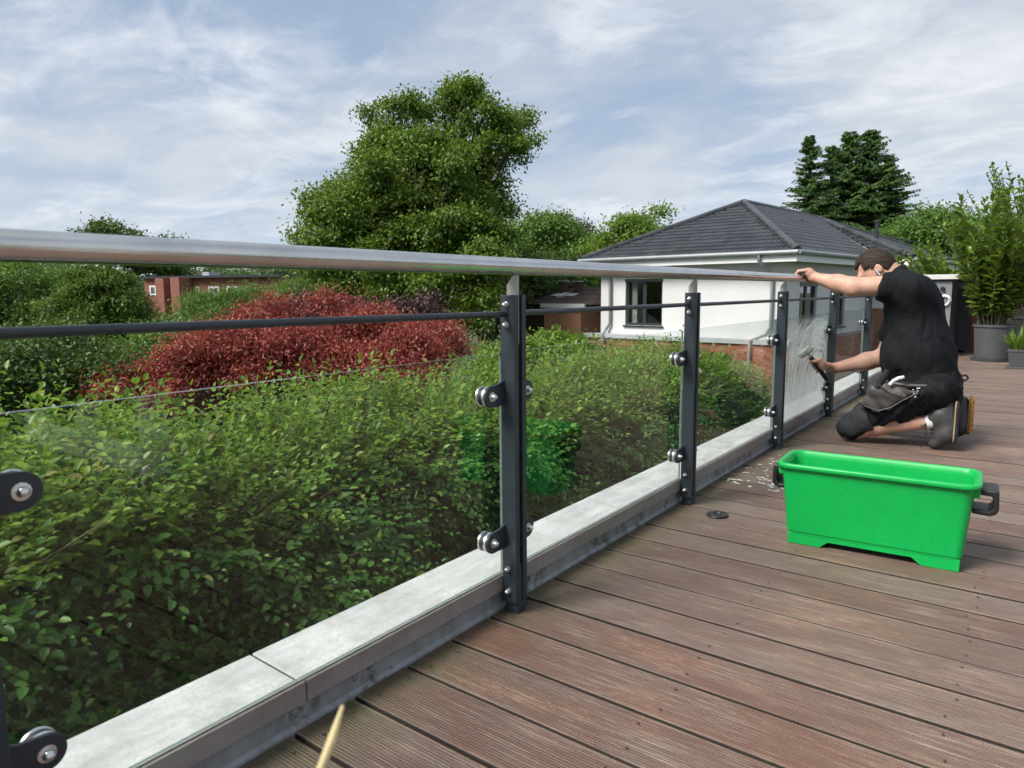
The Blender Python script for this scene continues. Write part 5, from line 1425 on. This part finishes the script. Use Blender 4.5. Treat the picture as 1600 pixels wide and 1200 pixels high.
# joints (near side is his left)
SHL, ELL, WRL = (-0.600, 4.545, 0.918), (-0.858, 4.492, 0.916), (-1.082, 4.548, 0.972)
SHR, ELR, WRR = (-0.640, 4.890, 0.800), (-0.735, 4.960, 0.478), (-1.018, 4.905, 0.398)
HPL, KNL, ANL = (-0.425, 4.610, 0.360), (-0.835, 4.575, 0.088), (-0.425, 4.600, 0.155)
HPR, KNR, ANR = (-0.445, 4.850, 0.350), (-0.830, 4.900, 0.088), (-0.420, 4.905, 0.130)
HC = np.array([-0.772, 4.715, 1.018])          # centre of the skull
hd = np.array([-0.66, -0.05, -0.75]); hd /= np.linalg.norm(hd)    # where the face looks
hu = np.array([-0.75, 0.0, 0.66]); hu = hu - hd * hu.dot(hd); hu /= np.linalg.norm(hu); hs = np.cross(hd, hu)   # crown, side
HR = np.stack([hd, hs, hu], 1)                 # columns: forward, side, up
def hpnt(f, s_, u): return HC + hd * f + hs * s_ + hu * u

B = Field((-1.24, 4.36, -0.005), (-0.24, 5.10, 1.22), 0.0056)
# trunk (inside the clothes), neck, skull, face
B.cone((-0.46, 4.72, 0.36), (-0.55, 4.72, 0.56), 0.125, 0.13, 0.05, (1, 0.82, 1)); B.cone((-0.55, 4.72, 0.56), (-0.60, 4.72, 0.82), 0.13, 0.12, 0.06, (1, 0.78, 1))
B.cone((-0.60, 4.60, 0.90), (-0.63, 4.85, 0.80), 0.045, 0.045, 0.05)
B.cone((-0.62, 4.718, 0.90), hpnt(-0.035, 0, -0.055), 0.068, 0.060, 0.03)
B.ell(HC, (0.098, 0.076, 0.108), 0.02, HR)
B.cone(hpnt(0.030, 0, -0.045), hpnt(0.055, 0, -0.110), 0.062, 0.040, 0.035)                  # jaw and chin
B.ell(hpnt(0.085, 0, 0.030), (0.022, 0.052, 0.020), 0.018, HR)                                # brow
B.cone(hpnt(0.100, 0, 0.005), hpnt(0.122, 0, -0.038), 0.010, 0.015, 0.012)                    # nose
for s_ in (-1, 1):
    B.ell(hpnt(0.093, s_ * 0.032, -0.002), (0.014, 0.018, 0.011), 0.006, HR, cut=True)     # eye sockets
    B.ell(hpnt(0.088, s_ * 0.032, -0.003), (0.013, 0.013, 0.012), 0.004, HR)                # eyes
    B.ell(hpnt(-0.012, s_ * 0.078, -0.012), (0.022, 0.009, 0.034), 0.006, HR)               # ears
    B.ell(hpnt(-0.008, s_ * 0.090, -0.010), (0.011, 0.007, 0.018), 0.004, HR, cut=True)
B.ell(hpnt(0.094, 0, -0.070), (0.010, 0.026, 0.008), 0.010, HR); B.ell(hpnt(0.094, 0, -0.083), (0.010, 0.022, 0.008), 0.010, HR)   # lips
# arms
for S, E_, Wr, r in ((SHL, ELL, WRL, 1.0), (SHR, ELR, WRR, 1.08)):
    S, E_, Wr = map(np.array, (S, E_, Wr))
    B.cone(S, E_, 0.062 * r, 0.050 * r, 0.03); B.cone(E_, E_ + (Wr - E_) * 0.35, 0.050 * r, 0.048 * r, 0.03); B.cone(E_ + (Wr - E_) * 0.35, Wr, 0.048 * r, 0.0285 * r, 0.03)
B.ell(np.array(ELL) + np.array([0.012, -0.022, -0.026]), (0.026, 0.024, 0.022), 0.02)        # elbow point
# left hand over the handrail
RX, RZ = -1.150, 0.9685
B.cone(WRL, (-1.118, 4.560, 1.006), 0.029, 0.026, 0.02, (1, 0.8, 1)); B.cone((-1.108, 4.530, 1.000), (-1.112, 4.592, 1.002), 0.022, 0.022, 0.015)
for q, (dy, L) in enumerate(((-0.040, 0.92), (-0.018, 1.0), (0.006, 1.04), (0.030, 0.96))):
    y = 4.555 + dy
    k0 = (-1.122, y, 1.015); k1 = (RX - 0.012, y - 0.002, RZ + 0.0425); k2 = (RX - 0.0335, y - 0.003, RZ + 0.014); k3 = (RX - 0.033, y - 0.003, RZ - 0.010 * L)
    B.cone(k0, k1, 0.0115, 0.0105, 0.006); B.cone(k1, k2, 0.0105, 0.0095, 0.004); B.cone(k2, k3, 0.0095, 0.0082, 0.004)
B.cone((-1.098, 4.592, 0.988), (-1.112, 4.618, 0.962), 0.0135, 0.0115, 0.01); B.cone((-1.112, 4.618, 0.962), (-1.132, 4.622, 0.940), 0.0110, 0.0090, 0.004)   # thumb beneath
# right hand round the washer handle
H0, H1 = np.array([-1.050, 4.842, 0.338]), np.array([-1.128, 4.752, 0.476])
ha = (H1 - H0) / np.linalg.norm(H1 - H0)
hx = np.array([1.0, 0, 0]) - ha * ha[0]; hx /= np.linalg.norm(hx); hy = np.cross(ha, hx)
if hy[1] < 0: hy = -hy
GC = H0 + (H1 - H0) * 0.56
pc = GC + hx * 0.026 + hy * 0.012
B.cone(WRR, pc, 0.028, 0.024, 0.02); B.cone(pc - ha * 0.030, pc + ha * 0.032, 0.021, 0.022, 0.015)
for q, off in enumerate((-0.036, -0.012, 0.012, 0.034)):
    c0 = GC + ha * off; R0 = 0.0245; pts = []
    for an in (0.35, 1.35, 2.35, 3.35):
        pts.append(c0 + (hx * math.cos(an) + hy * math.sin(an)) * R0)
    B.cone(pts[0], pts[1], 0.0112, 0.0105, 0.005); B.cone(pts[1], pts[2], 0.0105, 0.0095, 0.004); B.cone(pts[2], pts[3], 0.0095, 0.0085, 0.004)
t0 = pc + ha * 0.030; t1 = GC + ha * 0.050 + hx * 0.020 - hy * 0.018; t2 = GC + ha * 0.066 + hx * 0.002 - hy * 0.024
B.cone(t0, t1, 0.0135, 0.0115, 0.01); B.cone(t1, t2, 0.0112, 0.0092, 0.004)
# legs
for Hh, Kn, An in ((HPL, KNL, ANL), (HPR, KNR, ANR)):
    Hh, Kn, An = map(np.array, (Hh, Kn, An))
    B.cone(Hh, Kn, 0.088, 0.056, 0.04); B.cone(Kn + np.array([0.02, 0, -0.022]), Kn + (An - Kn) * 0.35, 0.052, 0.057, 0.03); B.cone(Kn + (An - Kn) * 0.35, An, 0.057, 0.036, 0.03)
B.plane((0, 0, 0.004), (0, 0, -1))
body = B.build('body', M['skin'], man, MO)

# T-shirt
T = Field((-0.98, 4.38, 0.22), (-0.22, 5.14, 1.06), 0.0075)
T.cone((-0.470, 4.72, 0.36), (-0.527, 4.72, 0.54), 0.164, 0.166, 0.06, (1, 0.82, 1)); T.cone((-0.527, 4.72, 0.54), (-0.570, 4.72, 0.78), 0.166, 0.152, 0.07, (1, 0.80, 1))
T.ell((-0.578, 4.72, 0.490), (0.142, 0.18, 0.14), 0.06)                                  # belly
T.cone((-0.575, 4.64, 0.86), (-0.575, 4.80, 0.845), 0.122, 0.118, 0.07)
T.cone((-0.610, 4.72, 0.90), (-0.668, 4.718, 0.968), 0.090, 0.076, 0.03)              # collar
T.cone((-0.590, 4.580, 0.895), (-0.735, 4.515, 0.917), 0.108, 0.080, 0.05)
T.cone((-0.625, 4.870, 0.800), (-0.705, 4.940, 0.590), 0.098, 0.082, 0.05)
T.plane((-0.705, 4.53, 0.917), (-0.96, -0.22, -0.16)) if False else None
def cutc(F, p, nrm, rad):
    """cut a sleeve or hem end flat inside a ball only"""
    nrm = np.array(nrm, np.float32); nrm /= np.linalg.norm(nrm); p = np.array(p, np.float32)
    sl, X, Y, Zg = F.sub(p - rad, p + rad)
    d = (X - p[0]) * nrm[0] + (Y - p[1]) * nrm[1] + (Zg - p[2]) * nrm[2]
    ball = np.sqrt((X - p[0]) ** 2 + (Y - p[1]) ** 2 + (Zg - p[2]) ** 2) - rad
    F.f[sl] = np.maximum(F.f[sl], np.minimum(d, -ball))
cutc(T, (-0.722, 4.520, 0.918), (-0.93, -0.22, 0.22), 0.14)
cutc(T, (-0.708, 4.943, 0.582), (-0.30, 0.22, -0.92), 0.11)
cutc(T, (-0.690, 4.718, 0.992), (-0.75, 0, 0.65), 0.09)
T.plane((-0.50, 4.72, 0.315), (0.28, 0, -1.0))
T.ripple(lambda X, Y, Zg: 0.0068 * np.sin(38 * (X * 0.8 + Zg * 0.6) + 3 * np.sin(7 * Zg + 9 * Y + 4 * X)) * np.sin(9 * X + 14 * Zg + 6 * Y) * np.clip((0.75 - Zg) * 3, 0.2, 1) + 0.0068 * np.sin(60 * Zg - 24 * X + 3 * np.sin(14 * Y + 9 * X)) * np.clip((0.50 - Zg) * 6, 0, 1) * np.sin(17 * X + 5 * Zg) + 0.0065 * np.sin(40 * (X + 0.5 * Zg) + 3 * np.sin(12 * Y)) * np.sin(11 * Y + 20 * Zg) * np.clip((Zg - 0.6) * 4, 0, 1))
T.build('shirt', M['shirt'], man, MO)

# work shorts
S_ = Field((-0.99, 4.36, 0.0), (-0.22, 5.06, 0.56), 0.0075)
S_.ell((-0.448, 4.73, 0.345), (0.150, 0.195, 0.145), 0.05)
S_.cone((-0.445, 4.615, 0.340), (-0.62, 4.590, 0.235), 0.125, 0.104, 0.05); S_.cone((-0.62, 4.590, 0.235), (-0.838, 4.575, 0.082), 0.104, 0.072, 0.04)
S_.cone((-0.46, 4.850, 0.335), (-0.62, 4.875, 0.235), 0.122, 0.110, 0.05); S_.cone((-0.62, 4.875, 0.235), (-0.818, 4.900, 0.098), 0.110, 0.088, 0.04)
S_.plane((0, 0, 0.012), (0, 0, -1))
# leg openings behind the knee
cutc(S_, (-0.700, 4.580, 0.085), (0.62, 0, -0.78), 0.13); cutc(S_, (-0.700, 4.900, 0.085), (0.62, 0, -0.78), 0.13)
S_.ripple(lambda X, Y, Zg: 0.0058 * np.sin(60 * (0.6 * X - 0.8 * Zg) + 6 * np.sin(11 * Y + 8 * X)) + 0.0025 * np.sin(110 * (X + Zg) + 5 * np.sin(25 * Y)))
S_.build('shorts', M['shorts'], man, MO)
kp = Field((-0.97, 4.44, 0.0), (-0.66, 4.72, 0.30), 0.0075)
kp.cone((-0.705, 4.580, 0.178), (-0.840, 4.573, 0.084), 0.102, 0.0775, 0.03); kp.plane((-0.735, 4.578, 0.17), (0.85, 0, 0.35)); kp.plane((0, 0, 0.010), (0, 0, -1)); kp.plane((-0.76, 4.57, 0.070), (0.42, 0, -0.9))
kp.ripple(lambda X, Y, Zg: 0.003 * np.sin(70 * (0.7 * X + 0.7 * Zg) + 4 * np.sin(18 * Y)))
kp.build('knee_panel', M['kneepad'], man, MO)
def mdet(mb, name, mat, **kw):
    o = mb.build(name, mat, man, **kw); o.location = (-MO[0], -MO[1], -MO[2]); return o
for (a, b_) in (((-0.712, 4.462, 0.215), (-0.690, 4.462, 0.206)), ((-0.500, 4.487, 0.352), (-0.482, 4.487, 0.356)), ((-0.505, 4.484, 0.302), (-0.498, 4.484, 0.318))):
    mdet(MB().tube([a, b_], 0.0032, 6), 'reflective_tab', M['sock'])
mdet(MB().tube([(-0.312, 4.66, 0.405), (-0.285, 4.66, 0.392), (-0.272, 4.66, 0.408), (-0.285, 4.66, 0.424), (-0.310, 4.66, 0.415)], 0.006, 6), 'strap_loop', M['shirt'], smooth=True)
mdet(MB().tube([(-0.315, 4.64, 0.365), (-0.295, 4.63, 0.335), (-0.292, 4.63, 0.30), (-0.304, 4.62, 0.262)], 0.0065, 6), 'strap', M['shirt'], smooth=True)

# shoes: toes on the boards, soles to the right
def shoe(y0, an, tilt, dz, name_tag):
    an = np.array(an); dx = dz
    F_ = Field((-0.52, y0 - 0.09, 0.0), (-0.16, y0 + 0.09, 0.36), 0.006)
    F_.cone((an[0] + 0.035, y0, 0.205), (an[0] + 0.052, y0, 0.100), 0.050, 0.048, 0.03, (1, 1.12, 1))
    F_.cone((an[0] + 0.072, y0, 0.240), (an[0] + 0.085, y0, 0.120), 0.036, 0.044, 0.03, (1, 1.0, 1))
    F_.cone((an[0] + 0.070, y0, 0.085), (an[0] + 0.020, y0, 0.036), 0.046, 0.034, 0.03, (1, 0.92, 1))
    F_.cone((an[0] + 0.006, y0, 0.172), (an[0] + 0.030, y0, 0.190), 0.045, 0.048, 0.02)        # ankle collar
    F_.plane((0, 0, 0.004), (0, 0, -1)); F_.plane((an[0] + 0.112, y0, 0.15), (1, 0, 0.06))
    cutc(F_, (an[0] - 0.022, y0, 0.165), (-1, 0, 0.15), 0.07)
    o = F_.build('shoe', M['shoe'], man, MO)
    # midsole and cleated outsole
    xs = an[0] + 0.112
    for nm, mt, x0, x1, sc_ in (('midsole', M['midsole'], xs - 0.005, xs + 0.003, 1.0), ('outsole', M['sole'] if name_tag == 'r' else M['rubber'], xs + 0.0045, xs + 0.012, 1.02)):
        pts = []
        for zc, hw in ((0.052, 0.030), (0.058, 0.040), (0.07, 0.046), (0.10, 0.047), (0.15, 0.038), (0.20, 0.034), (0.245, 0.035), (0.272, 0.028), (0.282, 0.014)): pts.append((hw * sc_, zc))
        poly = [(y0 + p[0], p[1]) for p in pts] + [(y0 - p[0], p[1]) for p in reversed(pts)]
        b = MB(); b.prism([(p[0] - MO[1], p[1]) for p in poly], 'x', x0 - MO[0], x1 - MO[0])
        ss = b.build(nm, mt, man, bevel=0.003)
        ss.parent = o
    cl = MB()
    for q in range(8):
        zc = 0.066 + q * 0.026; hw = 0.040 if zc < 0.13 else 0.030
        for s_ in (-1, 1): cl.box(xs + 0.012 - MO[0], xs + (0.0215 if name_tag == 'r' else 0.0145) - MO[0], y0 + min(s_ * 0.006, s_ * hw) - MO[1], y0 + max(s_ * 0.006, s_ * hw) - MO[1], zc, zc + 0.017)
    c_ = cl.build('cleats', M['sole'] if name_tag == 'r' else M['rubber'], None); c_.parent = o
    lc = MB(); rr = random.Random(int(y0 * 100))
    for q in range(5):
        z = 0.085 + q * 0.020; x = an[0] - 0.004 - 0.004 * q + 0.012
        lc.tube([(x + 0.02 - MO[0], y0 - 0.036 - MO[1], z), (x - 0.012 - MO[0], y0 - MO[1], z + 0.006), (x + 0.02 - MO[0], y0 + 0.036 - MO[1], z)], 0.0032, 5)
    x = an[0] - 0.026
    lc.tube([(x - MO[0], y0 - 0.03 - MO[1], 0.165), (x - 0.03 - MO[0], y0 - 0.04 - MO[1], 0.15), (x - 0.02 - MO[0], y0 - 0.045 - MO[1], 0.13), (x - MO[0], y0 - 0.04 - MO[1], 0.15)], 0.0032, 5)
    lc.tube([(x - MO[0], y0 - 0.04 - MO[1], 0.15), (x + 0.004 - MO[0], y0 - 0.045 - MO[1], 0.10), (x - 0.004 - MO[0], y0 - 0.05 - MO[1], 0.05), (x - 0.018 - MO[0], y0 - 0.052 - MO[1], 0.012)], 0.0032, 5)
    l_ = lc.build('laces', M['rubber'], None, smooth=True); l_.parent = o
    sk = Field((-0.56, y0 - 0.08, 0.06), (-0.30, y0 + 0.08, 0.28), 0.006)
    sk.cone((an[0] - 0.020, y0, 0.152), (an[0] + 0.03, y0, 0.175), 0.0425, 0.046, 0.01); sk.plane((an[0] - 0.030, y0, 0.15), (-1, 0, -0.25))
    sk.build('sock', M['sock'], man, MO)
    return o
shoe(4.600, ANL, 0, 0, 'l'); shoe(4.905, (ANR[0] + 0.040, ANR[1], ANR[2]), 0, 0, 'r')

# hair
Hf = Field((-1.0, 4.56, 0.86), (-0.58, 4.88, 1.24), 0.0048)
Hf.ell(HC, (0.104, 0.082, 0.114), 0.0, HR)
Hf.ell(HC + hu * 0.02 - hd * 0.006, (0.105, 0.083, 0.106), 0.02, HR)
X, Y, Zg = np.meshgrid(*Hf.ax, indexing='ij'); q = np.stack([X - HC[0], Y - HC[1], Zg - HC[2]], -1); qf, qs, qu = q @ hd, q @ hs, q @ hu
face = np.minimum(qf - 0.034 + 0.008 * np.sin(qs * 110) + 0.004 * np.sin(qs * 290), 0.080 - qu + 0.10 * np.abs(qs))          # open over the face below the fringe
side = np.minimum(qf - 0.012 + 0.004 * np.sin(qu * 260), 0.030 - qu + 0.005 * np.sin(qf * 230))                                   # round the ears and temples
nape = -0.070 - qu
low = np.minimum(0.000 - qu, qf + 0.030)
Hf.f = np.maximum(Hf.f, np.maximum.reduce([face, side, nape, low]))
Hf.f = Hf.f + (0.0014 * np.sin(190 * qs + 25 * np.sin(40 * qf)) + 0.0016 * np.sin(60 * qf + 45 * qs + 30 * qu)).astype(np.float32)
Hf.build('hair', M['hair'], man, MO)
eb = MB(); e0 = hpnt(0.004, -0.090, -0.016) if hs[1] > 0 else hpnt(0.004, 0.090, -0.016)
e1 = e0 + hd * 0.006 - hu * 0.034
eb.tube([tuple(e0 - np.array(MO)), tuple(e0 + (e1 - e0) * 0.3 - np.array(MO)), tuple(e1 - np.array(MO))], [0.009, 0.0045, 0.0038], 8)
eb.build('earbud', M['sock'], man, smooth=True)

# tool pouch on the belt
def pw(px, py, y):
    d = at(px, py, 1.0) - CAM_POS; return CAM_POS + d * (y / d[1])
Pf = Field((-0.92, 4.38, 0.16), (-0.46, 4.60, 0.46), 0.006)
def P3(px, py, y): return pw(px, py, y)
Pf.cone(P3(1356, 628, 4.475), P3(1388, 632, 4.470), 0.030, 0.034, 0.03, (1, 1.5, 1)); Pf.cone(P3(1366, 612, 4.470), P3(1405, 618, 4.468), 0.040, 0.040, 0.03, (1, 1.6, 1))
Pf.cone(P3(1385, 605, 4.470), P3(1432, 615, 4.480), 0.030, 0.012, 0.02, (1, 1.6, 1)); Pf.cone(P3(1345, 628, 4.478), P3(1372, 640, 4.472), 0.014, 0.020, 0.02)
Pf.ripple(lambda X, Y, Zg: 0.0030 * np.sin(90 * X + 60 * Zg + 5 * np.sin(30 * Y)))
pouch = Pf.build('tool_pouch', M['leather'], man, MO)
def pdet(mb, name, mat, **kw):
    o = mb.build(name, mat, None, **kw); o.parent = pouch; o.location = (-MO[0], -MO[1], -MO[2]); return o
def lin(pts, y): return [tuple(P3(a, b_, y)) for a, b_ in pts]
pdet(MB().tube(lin([(1371, 606), (1388, 578)], 4.462), [0.019, 0.017], 10), 'tool_handle', M['black_plastic'], smooth=True)
pdet(MB().tube(lin([(1390, 601), (1396, 595), (1404, 591), (1413, 589)], 4.440), [0.0085, 0.0095, 0.010, 0.0085], 8), 'white_tool', M['sock'], smooth=True)
for a, b_ in ((1427, 609), (1434, 611), (1428, 615), (1413, 618)): pdet(MB().lathe([(0.0045, 0), (0.0045, -0.004), (0.002, -0.006)], tuple(P3(a, b_, 4.452)), axis='y', n=8), 'rivet', M['steel'])
pdet(MB().tube(lin([(1350, 634), (1372, 642), (1392, 637), (1412, 625), (1434, 614)], 4.440), 0.004, 6), 'seam', M['shoe'])
pdet(MB().tube(lin([(1372, 600), (1388, 612), (1408, 618)], 4.432), 0.0032, 6), 'flap_edge', M['shoe'])
bl = MB().tube([(-0.64, 4.50, 0.375), (-0.55, 4.485, 0.365), (-0.46, 4.50, 0.368), (-0.38, 4.56, 0.375)], 0.010, 6); mdet(bl, 'belt', M['leather'])

# ------------------------------------------------------------------ the window washer he holds
sq_ = empty('window_washer', tuple(H0)); tag(sq_, 'wet fleece window washer with black grip held against the soapy pane', 'washer')
def sqp(mb, name, mat, **kw):
    o = mb.build(name, mat, sq_, **kw); o.location = tuple(-H0); return o
sqp(MB().tube([tuple(H0 - ha * 0.012), tuple(H0), tuple(H0 + (H1 - H0) * 0.5), tuple(H1)], [0.0135, 0.0150, 0.0140, 0.0150], 12), 'grip', M['black_plastic'], smooth=True)
T1 = H1 + ha * 0.050
sqp(MB().tube([tuple(H1), tuple(T1)], [0.010, 0.009], 10), 'neck', M['steel'], smooth=True)
bar = np.array([0.0, 1.0, 0.12]); bar[0] = 0; bar /= np.linalg.norm(bar)
TC = np.array([GX + 0.024, T1[1], T1[2]])
sqp(MB().tube([tuple(T1), tuple(TC)], [0.009, 0.009], 10), 'joint', M['steel'], smooth=True)
Fz = Field(tuple(TC - 0.17), tuple(TC + 0.17), 0.0055)
Fz.cone(TC - bar * 0.095, TC + bar * 0.095, 0.022, 0.022, 0.0)
Fz.ripple(lambda X, Y, Zg: 0.0050 * np.sin(160 * X + 90 * Y) * np.sin(140 * Zg + 60 * Y) + 0.003 * np.sin(300 * Y + 120 * Zg)); Fz.plane((GX + 0.0035, 0, 0), (-1, 0, 0))
fz = Fz.build('fleece', pm('wet_grey_fleece', (0.50, 0.50, 0.46), 0.9, 0, 0.8, 30, 0.9, 120, dark=0.35), sq_, tuple(H0))
sqp(MB().lathe([(0.004, 0), (0.011, 0.001), (0.011, 0.006), (0.004, 0.007)], tuple(TC + np.array([0.019, 0, 0.010]) - bar * 0.085), axis='x', n=10), 'green_tab', M['bucket'])
